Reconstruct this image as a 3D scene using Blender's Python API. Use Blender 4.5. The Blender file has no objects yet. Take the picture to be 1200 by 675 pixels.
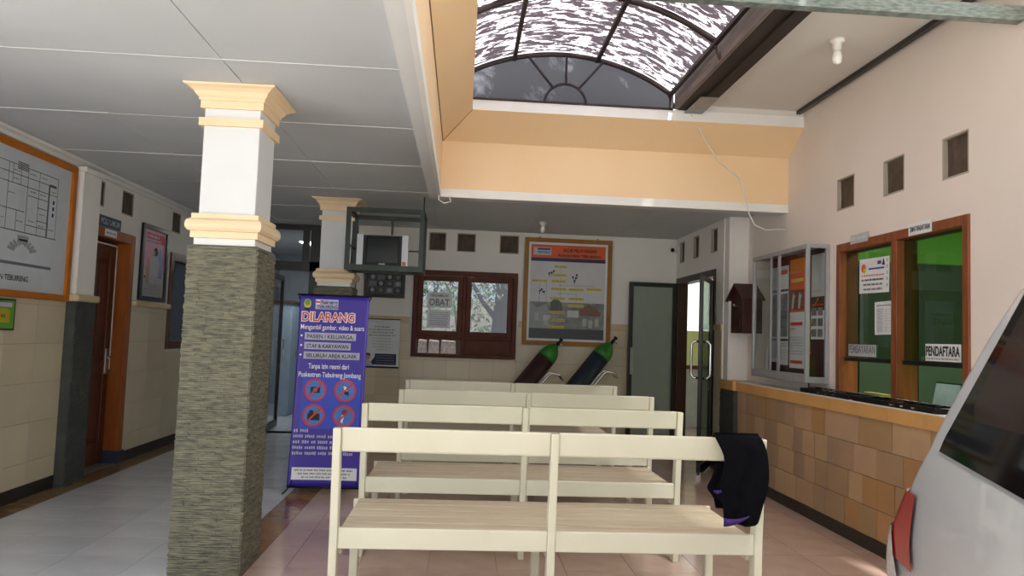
import bpy, bmesh, math, random
from mathutils import Vector, Matrix
random.seed(7)
S = bpy.context.scene
COL = S.collection
PI = math.pi

# ------------------------------------------------------------------ camera
cam_d = bpy.data.cameras.new('camera')
cam_d.sensor_width = 36.0
cam_d.lens = 880.0 / 1200.0 * 36.0
cam_d.clip_start = 0.05
cam = bpy.data.objects.new('camera', cam_d)
COL.objects.link(cam)
roll, pitch, yaw = (math.radians(a) for a in (2.02333931, 3.71872145, 3.72968513))
fw = Vector((math.sin(yaw) * math.cos(pitch), math.cos(yaw) * math.cos(pitch), math.sin(pitch)))
r0 = Vector((math.cos(yaw), -math.sin(yaw), 0))
u0 = r0.cross(fw)
rt = r0 * math.cos(roll) + u0 * math.sin(roll)
up = -r0 * math.sin(roll) + u0 * math.cos(roll)
cam.matrix_world = Matrix(((rt.x, up.x, -fw.x, 0), (rt.y, up.y, -fw.y, 0), (rt.z, up.z, -fw.z, 1.35), (0, 0, 0, 1)))
S.camera = cam

# ------------------------------------------------------------------ sky and exposure
w = bpy.data.worlds.new('sky')
S.world = w
w.use_nodes = True
wn = w.node_tree
bg = wn.nodes['Background']
tc = wn.nodes.new('ShaderNodeTexCoord')
sx = wn.nodes.new('ShaderNodeSeparateXYZ')
rp = wn.nodes.new('ShaderNodeValToRGB')
rp.color_ramp.elements[0].position = 0.0
rp.color_ramp.elements[0].color = (0.80, 0.84, 0.88, 1)
rp.color_ramp.elements[1].position = 0.7
rp.color_ramp.elements[1].color = (0.95, 0.98, 1.0, 1)
wn.links.new(tc.outputs['Generated'], sx.inputs[0])
wn.links.new(sx.outputs['Z'], rp.inputs[0])
wn.links.new(rp.outputs[0], bg.inputs[0])
bg.inputs[1].default_value = 0.72
S.view_settings.view_transform = 'Standard'
S.view_settings.look = 'None'
S.view_settings.gamma = 1.0
S.view_settings.use_curve_mapping = False
S.view_settings.exposure = 1.75
sun_d = bpy.data.lights.new('sun', 'SUN')
sun_d.energy = 6.0
sun_d.angle = math.radians(6)
sun_d.color = (1.0, .985, .97)
sun = bpy.data.objects.new('sun', sun_d)
COL.objects.link(sun)
sun.rotation_euler = (math.radians(24), math.radians(8), 0)
sun.location = (0, -4, 9)


# ------------------------------------------------------------------ helpers
def lin(h):
    h = h.lstrip('#')
    out = []
    for i in (0, 2, 4):
        v = int(h[i:i + 2], 16) / 255
        out.append(v / 12.92 if v <= 0.04045 else ((v + 0.055) / 1.055) ** 2.4)
    return (out[0], out[1], out[2], 1)


MATS = {}


def mat(name, col, rough=0.6, metal=0.0, var=0.08, scale=6.0, bump=0.0, bscale=40.0, rnd=0.0, emit=None, coat=0.0, stretch=None, spec=0.5, col2=None):
    """principled material with procedural tone variation, optional per-object variation"""
    if name in MATS:
        return MATS[name]
    m = bpy.data.materials.new(name)
    m.use_nodes = True
    nt = m.node_tree
    b = nt.nodes['Principled BSDF']
    b.inputs['Roughness'].default_value = rough
    b.inputs['Metallic'].default_value = metal
    b.inputs['Specular IOR Level'].default_value = spec
    b.inputs['Coat Weight'].default_value = coat
    c = lin(col)
    t = nt.nodes.new('ShaderNodeTexCoord')
    mp = nt.nodes.new('ShaderNodeMapping')
    if stretch:
        mp.inputs['Scale'].default_value = stretch
    nt.links.new(t.outputs['Object'], mp.inputs[0])
    n = nt.nodes.new('ShaderNodeTexNoise')
    n.inputs['Scale'].default_value = scale
    n.inputs['Detail'].default_value = 5
    nt.links.new(mp.outputs[0], n.inputs['Vector'])
    r = nt.nodes.new('ShaderNodeValToRGB')
    r.color_ramp.elements[0].position = 0.3
    r.color_ramp.elements[1].position = 0.7
    c2 = lin(col2) if col2 else tuple(min(1, v * (1 + var)) for v in c[:3]) + (1,)
    c1 = c if col2 else tuple(v * (1 - var) for v in c[:3]) + (1,)
    r.color_ramp.elements[0].color = c1
    r.color_ramp.elements[1].color = c2
    nt.links.new(n.outputs['Fac'], r.inputs[0])
    src = r.outputs[0]
    if rnd:
        oi = nt.nodes.new('ShaderNodeObjectInfo')
        mr = nt.nodes.new('ShaderNodeMapRange')
        mr.inputs['To Min'].default_value = 1 - rnd
        mr.inputs['To Max'].default_value = 1 + rnd
        nt.links.new(oi.outputs['Random'], mr.inputs[0])
        hs = nt.nodes.new('ShaderNodeHueSaturation')
        nt.links.new(mr.outputs[0], hs.inputs['Value'])
        nt.links.new(src, hs.inputs['Color'])
        src = hs.outputs[0]
    nt.links.new(src, b.inputs['Base Color'])
    if bump:
        n2 = nt.nodes.new('ShaderNodeTexNoise')
        n2.inputs['Scale'].default_value = bscale
        n2.inputs['Detail'].default_value = 4
        nt.links.new(mp.outputs[0], n2.inputs['Vector'])
        bp = nt.nodes.new('ShaderNodeBump')
        bp.inputs['Strength'].default_value = bump
        bp.inputs['Distance'].default_value = 0.01
        nt.links.new(n2.outputs['Fac'], bp.inputs['Height'])
        nt.links.new(bp.outputs[0], b.inputs['Normal'])
    if emit:
        b.inputs['Emission Color'].default_value = c
        b.inputs['Emission Strength'].default_value = emit
    MATS[name] = m
    return m


def glass_mat(name, tint, refl=0.08, rough=0.02, dens=0.9, milky=0.0, through=True):
    """thin window pane: mostly see-through, some gloss, some milky scatter"""
    if name in MATS:
        return MATS[name]
    m = bpy.data.materials.new(name)
    m.use_nodes = True
    nt = m.node_tree
    for n in list(nt.nodes):
        nt.nodes.remove(n)
    o = nt.nodes.new('ShaderNodeOutputMaterial')
    tr = nt.nodes.new('ShaderNodeBsdfTransparent')
    c = lin(tint)
    tr.inputs[0].default_value = (c[0] * dens, c[1] * dens, c[2] * dens, 1)
    gl = nt.nodes.new('ShaderNodeBsdfGlossy')
    gl.inputs['Roughness'].default_value = rough
    df = nt.nodes.new('ShaderNodeBsdfTranslucent' if milky > 0.3 and through else 'ShaderNodeBsdfDiffuse')
    ns = nt.nodes.new('ShaderNodeTexNoise')
    ns.inputs['Scale'].default_value = 9
    rr = nt.nodes.new('ShaderNodeValToRGB')
    rr.color_ramp.elements[0].color = (c[0] * .9, c[1] * .9, c[2] * .9, 1)
    rr.color_ramp.elements[1].color = c
    nt.links.new(ns.outputs['Fac'], rr.inputs[0])
    nt.links.new(rr.outputs[0], df.inputs[0])
    m1 = nt.nodes.new('ShaderNodeMixShader')
    m1.inputs[0].default_value = milky
    nt.links.new(tr.outputs[0], m1.inputs[1])
    nt.links.new(df.outputs[0], m1.inputs[2])
    fr = nt.nodes.new('ShaderNodeLayerWeight')      # Schlick reflection, the same from both sides of the pane
    pw = nt.nodes.new('ShaderNodeMath')
    pw.operation = 'POWER'
    pw.inputs[1].default_value = 4.5
    nt.links.new(fr.outputs['Facing'], pw.inputs[0])
    ad = nt.nodes.new('ShaderNodeMath')
    ad.operation = 'MULTIPLY_ADD'
    ad.inputs[1].default_value = .6
    ad.inputs[2].default_value = refl
    ad.use_clamp = True
    nt.links.new(pw.outputs[0], ad.inputs[0])
    m2 = nt.nodes.new('ShaderNodeMixShader')
    nt.links.new(ad.outputs[0], m2.inputs[0])
    nt.links.new(m1.outputs[0], m2.inputs[1])
    nt.links.new(gl.outputs[0], m2.inputs[2])
    nt.links.new(m2.outputs[0], o.inputs[0])
    MATS[name] = m
    return m


def sheet_mat(name, white, dark, thr=0.5, stretch=(1.2, 7, 1.2), trans_dark=0.06, sc=2.6):
    """weathered roofing sheet: grime and worn-through patches, light passes through the worn ones"""
    m = bpy.data.materials.new(name)
    m.use_nodes = True
    nt = m.node_tree
    for n in list(nt.nodes):
        nt.nodes.remove(n)
    o = nt.nodes.new('ShaderNodeOutputMaterial')
    g = nt.nodes.new('ShaderNodeNewGeometry')
    mp = nt.nodes.new('ShaderNodeMapping')
    mp.inputs['Scale'].default_value = stretch
    nt.links.new(g.outputs['Position'], mp.inputs[0])
    n1 = nt.nodes.new('ShaderNodeTexNoise')
    n1.inputs['Scale'].default_value = sc
    n1.inputs['Detail'].default_value = 9
    n1.inputs['Roughness'].default_value = 0.68
    n1.inputs['Distortion'].default_value = 0.5
    nt.links.new(mp.outputs[0], n1.inputs['Vector'])
    r = nt.nodes.new('ShaderNodeValToRGB')
    e = r.color_ramp.elements
    e[0].position = thr - 0.09
    e[0].color = (0, 0, 0, 1)
    e[1].position = thr + 0.04
    e[1].color = (1, 1, 1, 1)
    nt.links.new(n1.outputs['Fac'], r.inputs[0])
    ta = nt.nodes.new('ShaderNodeBsdfTranslucent')
    ta.inputs[0].default_value = lin(white)
    tb = nt.nodes.new('ShaderNodeBsdfTranslucent')
    tb.inputs[0].default_value = lin(dark)
    db = nt.nodes.new('ShaderNodeBsdfDiffuse')
    db.inputs[0].default_value = lin(dark)
    mb = nt.nodes.new('ShaderNodeMixShader')
    mb.inputs[0].default_value = 0.4
    nt.links.new(tb.outputs[0], mb.inputs[1])
    nt.links.new(db.outputs[0], mb.inputs[2])
    mx = nt.nodes.new('ShaderNodeMixShader')
    nt.links.new(r.outputs[0], mx.inputs[0])
    nt.links.new(mb.outputs[0], mx.inputs[1])
    nt.links.new(ta.outputs[0], mx.inputs[2])
    nt.links.new(mx.outputs[0], o.inputs[0])
    return m


class MB:
    def __init__(s, M=None):
        s.v, s.f, s.M = [], [], M

    def add(s, vs, fs):
        o = len(s.v)
        s.v += [tuple(s.M @ Vector(p)) if s.M else tuple(p) for p in vs]
        s.f += [tuple(i + o for i in f) for f in fs]
        return s

    def box(s, x0, x1, y0, y1, z0, z1):
        return s.add([(x0, y0, z0), (x1, y0, z0), (x1, y1, z0), (x0, y1, z0), (x0, y0, z1), (x1, y0, z1), (x1, y1, z1), (x0, y1, z1)],
                     [(0, 3, 2, 1), (4, 5, 6, 7), (0, 1, 5, 4), (1, 2, 6, 5), (2, 3, 7, 6), (3, 0, 4, 7)])

    def quad(s, a, b, c, d):
        return s.add([a, b, c, d], [(0, 1, 2, 3)])

    def hexa(s, p):
        return s.add(p, [(0, 3, 2, 1), (4, 5, 6, 7), (0, 1, 5, 4), (1, 2, 6, 5), (2, 3, 7, 6), (3, 0, 4, 7)])

    def prism(s, pts, ax, a0, a1):
        """polygon pts in the plane across axis ax, extruded from a0 to a1"""
        n = len(pts)

        def P(p, a):
            return (a, p[0], p[1]) if ax == 'x' else (p[0], a, p[1]) if ax == 'y' else (p[0], p[1], a)
        vs = [P(p, a0) for p in pts] + [P(p, a1) for p in pts]
        fs = [tuple(range(n))[::-1], tuple(range(n, 2 * n))] + [(i, (i + 1) % n, n + (i + 1) % n, n + i) for i in range(n)]
        return s.add(vs, fs)

    def bar(s, a, b, wx, wy, upv=(0, 0, 1)):
        a, b = Vector(a), Vector(b)
        d = (b - a).normalized()
        U = Vector(upv)
        if abs(d.dot(U)) > .98:
            U = Vector((0, 1, 0))
        sx_ = d.cross(U).normalized() * wx / 2
        sy_ = sx_.cross(d).normalized() * wy / 2
        ps = [a - sx_ - sy_, a + sx_ - sy_, a + sx_ + sy_, a - sx_ + sy_]
        qs = [p + (b - a) for p in ps]
        return s.hexa(ps + qs)

    def tube(s, pts, r, n=8, cap=True):
        pts = [Vector(p) for p in pts]
        rs = r if isinstance(r, (list, tuple)) else [r] * len(pts)
        vs, fs = [], []
        prev = None
        for i, p in enumerate(pts):
            d = (pts[min(i + 1, len(pts) - 1)] - pts[max(i - 1, 0)]).normalized()
            if prev is None:
                U = Vector((0, 0, 1)) if abs(d.z) < .9 else Vector((1, 0, 0))
                A = d.cross(U).normalized()
            else:
                A = (prev - d * prev.dot(d)).normalized()
            prev = A
            B = d.cross(A)
            for k in range(n):
                t = 2 * PI * k / n
                vs.append(p + (A * math.cos(t) + B * math.sin(t)) * rs[i])
        for i in range(len(pts) - 1):
            for k in range(n):
                fs.append((i * n + k, i * n + (k + 1) % n, (i + 1) * n + (k + 1) % n, (i + 1) * n + k))
        if cap:
            fs.append(tuple(range(n))[::-1])
            fs.append(tuple((len(pts) - 1) * n + k for k in range(n)))
        return s.add(vs, fs)

    def lathe(s, prof, n=20, M=None):
        """profile of (r, z)"""
        vs, fs = [], []
        for r_, z in prof:
            for k in range(n):
                t = 2 * PI * k / n
                p = Vector((r_ * math.cos(t), r_ * math.sin(t), z))
                vs.append(M @ p if M else p)
        for i in range(len(prof) - 1):
            for k in range(n):
                fs.append((i * n + k, i * n + (k + 1) % n, (i + 1) * n + (k + 1) % n, (i + 1) * n + k))
        fs.append(tuple(range(n))[::-1])
        fs.append(tuple((len(prof) - 1) * n + k for k in range(n)))
        return s.add(vs, fs)

    def mesh(s, name, m, smooth=False):
        me = bpy.data.meshes.new(name)
        me.from_pydata(s.v, [], s.f)
        me.materials.append(m)
        if smooth:
            me.polygons.foreach_set('use_smooth', [True] * len(me.polygons))
        me.update()
        return me

    def build(s, name, m, parent=None, smooth=False, bevel=0, local=None):
        o = bpy.data.objects.new(name, s.mesh(name, m, smooth))
        COL.objects.link(o)
        if parent is not None:
            o.parent = parent
        if bevel:
            md = o.modifiers.new('bevel', 'BEVEL')
            md.width = bevel
            md.segments = 2
            md.limit_method = 'ANGLE'
        return o


def inst(name, me, parent, loc=(0, 0, 0), rz=0, scale=None):
    o = bpy.data.objects.new(name, me)
    COL.objects.link(o)
    o.parent = parent
    o.location = loc
    o.rotation_euler = (0, 0, rz)
    if scale:
        o.scale = scale
    return o


def empty(name, loc=(0, 0, 0), rz=0):
    o = bpy.data.objects.new(name, None)
    COL.objects.link(o)
    o.location = loc
    o.rotation_euler = (0, 0, rz)
    o.empty_display_size = 0.1
    return o


def tag(o, label=None, cat=None, group=None, kind=None):
    if label:
        o['label'] = label
    if cat:
        o['category'] = cat
    if group:
        o['group'] = group
    if kind:
        o['kind'] = kind
    return o


def struct(o):
    o['kind'] = 'structure'
    return o


def copy_tree(o, parent=None):
    c = o.copy()
    COL.objects.link(c)
    if parent is not None:
        c.parent = parent
    for ch in list(o.children):
        copy_tree(ch, c)
    return c


def kids(o):
    return [x for x in bpy.data.objects if x.parent == o]


TEXTS = []


class Print:
    """flat print on a panel: M maps (u right, v up, n out of the panel) to the scene"""

    def __init__(s, parent, M):
        s.p, s.M, s.parts = parent, M, {}

    def _one(s, name, m, vs, fs):
        o_ = MB(s.M).add(vs, fs).build(name, m, s.p)
        return o_

    def _mb(s, name, m):
        k = (name, m.name)
        if k not in s.parts:
            s.parts[k] = (MB(s.M), m, name)
        return s.parts[k][0]

    def rect(s, u0, v0, u1, v1, m, name='printed_band', h=.001):
        vs = [(u0, v0, h), (u1, v0, h), (u1, v1, h), (u0, v1, h)]
        if name in ('printed_text_lines', 'table_line', 'small_print', 'address_lines', 'room_labels'):
            s._mb(name, m).add(vs, [(0, 1, 2, 3)])
        else:
            s._one(name, m, vs, [(0, 1, 2, 3)])

    def poly(s, pts, m, name='printed_shape', h=.0015):
        s._one(name, m, [(a, b, h) for a, b in pts], [tuple(range(len(pts)))])

    def disc(s, u, v, r, m, name='printed_shape', h=.0015, n=20, ry=None):
        s.poly([(u + r * math.cos(2 * PI * k / n), v + (ry or r) * math.sin(2 * PI * k / n)) for k in range(n)], m, name, h)

    def ring(s, u, v, r1, r2, m, name='printed_ring', h=.002, n=28):
        mb = MB(s.M)
        for k in range(n):
            a, b = 2 * PI * k / n, 2 * PI * (k + 1) / n
            mb.quad((u + r1 * math.cos(a), v + r1 * math.sin(a), h), (u + r2 * math.cos(a), v + r2 * math.sin(a), h),
                    (u + r2 * math.cos(b), v + r2 * math.sin(b), h), (u + r1 * math.cos(b), v + r1 * math.sin(b), h))
        mb.build(name, m, s.p)

    def line(s, a, b, wd, m, name='printed_lines', h=.0015):
        A, B = Vector((a[0], a[1], 0)), Vector((b[0], b[1], 0))
        d = (B - A).normalized()
        q = Vector((-d.y, d.x, 0)) * wd / 2
        z = Vector((0, 0, h))
        s._mb(name, m).quad(A - q + z, B - q + z, B + q + z, A + q + z)

    def words(s, u0, v, wd, hgt, m, name='printed_text_lines', h=.0015, dens=.8):
        """an illegible line of small print as short strokes"""
        u = u0
        while u < u0 + wd - hgt * .6:
            L = random.uniform(1.0, 3.4) * hgt
            L = min(L, u0 + wd - u)
            k = max(1, int(L / (hgt * .55)))
            for i in range(k):
                a = u + i * L / k
                s.rect(a, v + random.uniform(0, .15) * hgt, a + L / k * .68, v + hgt * random.uniform(.75, 1), m, name, h)
            u += L + hgt * .5

    def text(s, body, u, v, size, m, align='CENTER', wd=None, off=0.0, h=.002, name='lettering', shear=0):
        c = bpy.data.curves.new(name, 'FONT')
        c.body = body
        c.size = size
        c.align_x = align
        c.offset = off
        c.shear = shear
        c.fill_mode = 'FRONT'
        c.materials.append(m)
        o = bpy.data.objects.new(name, c)
        COL.objects.link(o)
        o.parent = s.p
        TEXTS.append((o, s.M @ Matrix.Translation((u, v, h)), wd, align))

    def done(s):
        for mb, m, name in s.parts.values():
            mb.build(name, m, s.p)['kind'] = 'stuff'


def flush_texts():
    bpy.context.view_layer.update()
    dg = bpy.context.evaluated_depsgraph_get()
    for o, M, wd, al in TEXTS:
        me = bpy.data.meshes.new_from_object(o.evaluated_get(dg))
        xs = [v.co.x for v in me.vertices]
        sc = 1.0
        if wd and xs:
            sc = wd / (max(xs) - min(xs))
        off = 0
        if xs:
            off = -(max(xs) + min(xs)) / 2 if al == 'CENTER' else (-min(xs) if al == 'LEFT' else -max(xs))
        for v in me.vertices:
            v.co = M @ Vector(((v.co.x + off) * sc, v.co.y, v.co.z))
        n = bpy.data.objects.new('lettering', me)
        COL.objects.link(n)
        n.parent = o.parent
        cu = o.data
        bpy.data.objects.remove(o)
        bpy.data.curves.remove(cu)


def frameM(o, u, v):
    o, u, v = Vector(o), Vector(u), Vector(v)
    n = u.cross(v)
    return Matrix(((u.x, v.x, n.x, o.x), (u.y, v.y, n.y, o.y), (u.z, v.z, n.z, o.z), (0, 0, 0, 1)))


def on_back(x, z, y):            # print on a plane facing -Y
    return frameM((x, y, z), (1, 0, 0), (0, 0, 1))


def on_left(y, z, x):            # facing +X, u runs +Y
    return frameM((x, y, z), (0, 1, 0), (0, 0, 1))


def on_right(y, z, x):           # facing -X, u runs -Y
    return frameM((x, y, z), (0, -1, 0), (0, 0, 1))


def wall_grid(ax, p0, p1, u0, u1, v0, v1, holes):
    """wall slab across axis ax between p0 and p1, with rectangular holes (u0,u1,v0,v1)"""
    us = sorted({u0, u1} | {h[i] for h in holes for i in (0, 1) if u0 < h[i] < u1})
    vs = sorted({v0, v1} | {h[i] for h in holes for i in (2, 3) if v0 < h[i] < v1})
    nu, nv = len(us) - 1, len(vs) - 1

    def solid(i, j):
        if not (0 <= i < nu and 0 <= j < nv):
            return False
        cu, cv = (us[i] + us[i + 1]) / 2, (vs[j] + vs[j + 1]) / 2
        return not any(h[0] < cu < h[1] and h[2] < cv < h[3] for h in holes)

    def P(u, v, p):
        return (p, u, v) if ax == 'x' else (u, p, v)
    mb = MB()
    for i in range(nu):
        for j in range(nv):
            if not solid(i, j):
                continue
            a, b, c, d = us[i], us[i + 1], vs[j], vs[j + 1]
            mb.quad(P(a, c, p0), P(b, c, p0), P(b, d, p0), P(a, d, p0))
            mb.quad(P(a, c, p1), P(a, d, p1), P(b, d, p1), P(b, c, p1))
            if not solid(i - 1, j):
                mb.quad(P(a, c, p0), P(a, d, p0), P(a, d, p1), P(a, c, p1))
            if not solid(i + 1, j):
                mb.quad(P(b, c, p0), P(b, c, p1), P(b, d, p1), P(b, d, p0))
            if not solid(i, j - 1):
                mb.quad(P(a, c, p0), P(a, c, p1), P(b, c, p1), P(b, c, p0))
            if not solid(i, j + 1):
                mb.quad(P(a, d, p0), P(b, d, p0), P(b, d, p1), P(a, d, p1))
    return mb


# ------------------------------------------------------------------ materials
plaster = mat('white_wall_paint', '#e6e3de', .75, var=.03, scale=2, bump=.05, bscale=60)
plaster_w = mat('bounce_tinted_wall_paint', '#dcd2ca', .7, var=.04, scale=1.2, bump=.05, bscale=60)  # white wall; pinkish bounce light is tinted into the colour
ceilp = mat('grey_ceiling_paint', '#c6cace', .8, var=.05, scale=1.3, bump=.04, bscale=30)
soffit = mat('soffit_paint', '#d2d4d4', .75, var=.04, scale=2)
whitep = mat('white_gloss_paint', '#e0dfdc', .45, var=.03, scale=4)
peach = mat('peach_paint', '#ebcda5', .6, scale=1.5, col2='#e8c89d')
peach_t = mat('peach_trim_paint', '#ecd0ab', .55, var=.04, scale=5)
roofw = mat('white_ceiling_board', '#d3cdc8', .7, var=.04, scale=2)
walltile = mat('beige_wall_tile', '#cdbfa3', .28, var=.05, scale=3, rnd=.06)
skirtm = mat('black_skirting_tile', '#25221f', .4, var=.2, scale=8)
capm = mat('cream_ledge_stone', '#c9b48c', .5, var=.08, scale=6)
ledgem = mat('orange_ledge_tile', '#cf9e60', .4, var=.08, scale=3, rnd=.04)
sandst = mat('sandstone', '#b08a5e', .7, scale=4, rnd=.28, bump=.25, bscale=14, col2='#9a7d62')
slate = mat('slate_strip', '#85816b', .75, scale=18, bump=.4, bscale=60, col2='#4a4a40', stretch=(1, 1, 6))
slate_d = mat('dark_slate', '#4a4c48', .7, scale=9, bump=.2, bscale=50, col2='#393b38')
wood_r = mat('red_brown_wood', '#6b3018', .38, var=.3, scale=3, stretch=(8, 8, .8), bump=.03)
wood_d = mat('dark_door_wood', '#54240f', .35, var=.3, scale=3, stretch=(8, 8, .8), bump=.03)
wood_o = mat('orange_frame_wood', '#94501f', .45, var=.2, scale=3, spec=.3, stretch=(8, 8, .8))
wood_w = mat('window_wood', '#562512', .45, var=.3, scale=3, stretch=(2, 8, 2), spec=.2)
tick_w = mat('ticket_frame_wood', '#7d4222', .4, var=.25, scale=3, stretch=(8, 8, 1))
gilt = mat('golden_brown_frame', '#96641e', .45, var=.2, spec=.3, scale=4)
blackp = mat('black_metal_frame', '#121110', .35, var=.15)
dark = mat('dark_void', '#0d0c0b', .8, var=.1)
alu = mat('aluminium', '#a6a6aa', .35, .35, var=.06, scale=20)
chrome = mat('chrome', '#d6d6d8', .14, 1.0, var=.03)
steel_g = mat('painted_green_steel', '#2c352f', .45, .3, var=.2, scale=9)
steel_t = mat('weathered_grey_steel', '#58645f', .55, .3, scale=7, col2='#8b908c', stretch=(3, 3, 12))
rust = mat('rusty_brown_steel', '#35292a', .65, .3, var=.3, scale=8)
oldwood = mat('weathered_fascia_board', '#5d5350', .8, scale=5, col2='#817671', stretch=(6, .6, 6))
darkwood = mat('dark_gutter_wood', '#2a211c', .75, var=.35, scale=4, stretch=(5, .5, 5))
zinc = mat('zinc_gutter', '#8e9092', .4, .6, var=.15, scale=8)
bench_p = mat('cream_bench_paint', '#d8d5c0', .45, scale=3, col2='#d0cdb6', bump=.05, bscale=20)
bench_s = mat('worn_bench_plank', '#d6cab2', .5, scale=2.5, col2='#c2b094', stretch=(.8, 14, 3), rnd=.06)
ventm = mat('brown_vent_mesh', '#5a4a3d', .7, scale=14, col2='#40352d', bump=.3, bscale=25)
ventf = mat('vent_edge', '#a39a8e', .7)
paper = mat('white_paper', '#d9dce0', .6, var=.03)
paper_g = mat('greyish_paper', '#b4b7bb', .6, var=.05)
ink = mat('black_ink', '#1d1d22', .6)
ink_g = mat('grey_ink', '#6d7076', .6)
ink_l = mat('light_grey_ink', '#9a9da2', .6)
blue_i = mat('blue_ink', '#27377f', .5)
navy = mat('navy_ink', '#1d1a4f', .5)
red_i = mat('red_ink', '#d32f2b', .5)
orange_i = mat('orange_ink', '#d2561f', .5, var=.05)
yellow_i = mat('yellow_ink', '#c9b93b', .5)
green_i = mat('green_ink', '#5d9a2c', .5)
white_i = mat('white_ink', '#f1f1f4', .5, var=.01)
pink_i = mat('pink_ink', '#d59ab0', .5, var=.12, scale=8)
skin_i = mat('skin_tone_ink', '#b98f78', .5)
pale_blue_i = mat('pale_blue_ink', '#7d93bd', .5)
gold = mat('gold_foil', '#c98a2b', .25, .8)
black_pl = mat('black_plastic', '#101011', .4, var=.1, spec=.25)
silver_pl = mat('silver_plastic', '#b9bcc0', .35, .2, var=.04)
white_pl = mat('white_plastic', '#dedcd6', .35, var=.03)
green_wall = mat('lime_green_wall', '#86c455', .6, var=.06, scale=1)
yg_wall = mat('yellow_green_wall', '#cdd48f', .6, var=.06)
cloth_b = mat('black_cloth', '#07070b', .95, var=.2, scale=20, bump=.2, bscale=120, spec=.1)
cloth_p = mat('purple_cloth', '#33155f', .8, var=.2, scale=20)
tank_m = mat('maroon_tank_paint', '#3a1f1d', .4, var=.2)
tank_b = mat('blue_tank_paint', '#1a2a3b', .4, var=.2)
tank_g = mat('green_tank_paint', '#2f7d2d', .4, var=.15)
van_p = mat('white_van_paint', '#bfc3c8', .25, var=.02, coat=.6)
van_g = mat('black_tinted_glass', '#0b0d10', .06, var=.1, spec=.8)
rubber = mat('black_rubber', '#151515', .7)
nt_ = sandst.node_tree                       # each stone its own hue
_oi = nt_.nodes.new('ShaderNodeObjectInfo')
_rp = nt_.nodes.new('ShaderNodeValToRGB')
_rp.color_ramp.interpolation = 'CONSTANT'
_cols = ['#b49468', '#a38a76', '#b3824a', '#c4a882', '#9c8468', '#b89c80', '#a87848', '#8e7c6c']
while len(_rp.color_ramp.elements) < len(_cols):
    _rp.color_ramp.elements.new(.5)
for _k, _c in enumerate(_cols):
    _rp.color_ramp.elements[_k].position = _k / len(_cols)
    _rp.color_ramp.elements[_k].color = lin(_c)
_mx = nt_.nodes.new('ShaderNodeMix')
_mx.data_type = 'RGBA'
_mx.inputs[0].default_value = .5
_b = nt_.nodes['Principled BSDF']
_src = _b.inputs['Base Color'].links[0].from_socket
nt_.links.new(_oi.outputs['Random'], _rp.inputs[0])
nt_.links.new(_src, _mx.inputs[6])
nt_.links.new(_rp.outputs[0], _mx.inputs[7])
nt_.links.new(_mx.outputs[2], _b.inputs['Base Color'])
lens_r = mat('red_lamp_lens', '#a3181b', .15, var=.2, scale=30, coat=.8)
lens_w = mat('clear_lamp_lens', '#c9cccc', .15, var=.2, scale=30, coat=.8)
marble = mat('grey_white_floor_tile', '#d0d3d8', .16, scale=3, col2='#bcc0c6', rnd=.04)
pinkt = mat('pink_floor_tile', '#ccb2a3', .17, scale=5, col2='#c2a495', rnd=.05)
ambert = mat('amber_border_tile', '#a0703c', .16, scale=6, col2='#8a5c30', rnd=.08, stretch=(1, 6, 1))
brownt = mat('brown_border_tile', '#8a6f4c', .2, scale=6, col2='#79603f', rnd=.06)
grout = mat('floor_grout', '#86796d', .7)
grout_w = mat('wall_grout', '#94876f', .8)
conc = mat('outdoor_concrete', '#c4c0b8', .8, var=.08)
leafm = mat('leaf_green', '#5f7a4a', .6, var=.3)
leafm2 = mat('dry_leaf', '#8f8f78', .6, var=.3)
bark = mat('tree_bark', '#1b1817', .9, var=.3, bump=.4)
clear = glass_mat('clear_glass', '#fafcfb', .015, dens=.98)
clear_g = glass_mat('greenish_glass', '#d3ddd4', .03)
frost = glass_mat('frosted_green_glass', '#a3ada5', .03, .1, .8, .72, False)
film = glass_mat('tinted_film_glass', '#b9c0c4', .06)
dusk = glass_mat('dusty_blue_glass', '#56616d', .05, .1, .6, .55)
lun = sheet_mat('sooty_lunette_sheet', '#77757a', '#4c4b4e', .62, (2, 2, 2), sc=1.2)
vault_m = sheet_mat('weathered_roof_sheet', '#fff6fa', '#383135', .605, (2.4, 6.5, 2.4), sc=2.9)
curtain_m = glass_mat('white_curtain_cloth', '#ffffff', .0, .5, .2, .9)
lampm = mat('lamp_diffuser', '#fff6e6', .5, emit=4.0)

H = 2.70
XL, XR, XB = -3.27, 3.0, 2.78      # left wall, right wall, right wall of the rear bay
YB = 9.65

# ------------------------------------------------------------------ ground and floor
struct(MB().box(-30, 30, -30, 30, -.25, -.06).build('ground', conc))
floor = struct(MB().box(XL - 4, 6.2, 3.2, 14, -.06, -.006).build('floor', grout))
MB().box(XL - .2, 2.8, -.5, 3.2, -.058, -.006).build('slab', grout, floor)


def tile_mesh(name, m, wx, wy, t=.006, gap=.003):
    g = gap / 2
    return MB().add([(g, g, 0), (wx - g, g, 0), (wx - g, wy - g, 0), (g, wy - g, 0), (g, g, t), (wx - g, g, t), (wx - g, wy - g, t), (g, wy - g, t)],
                    [(0, 3, 2, 1), (4, 5, 6, 7), (0, 1, 5, 4), (1, 2, 6, 5), (2, 3, 7, 6), (3, 0, 4, 7)]).mesh(name, m)


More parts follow.
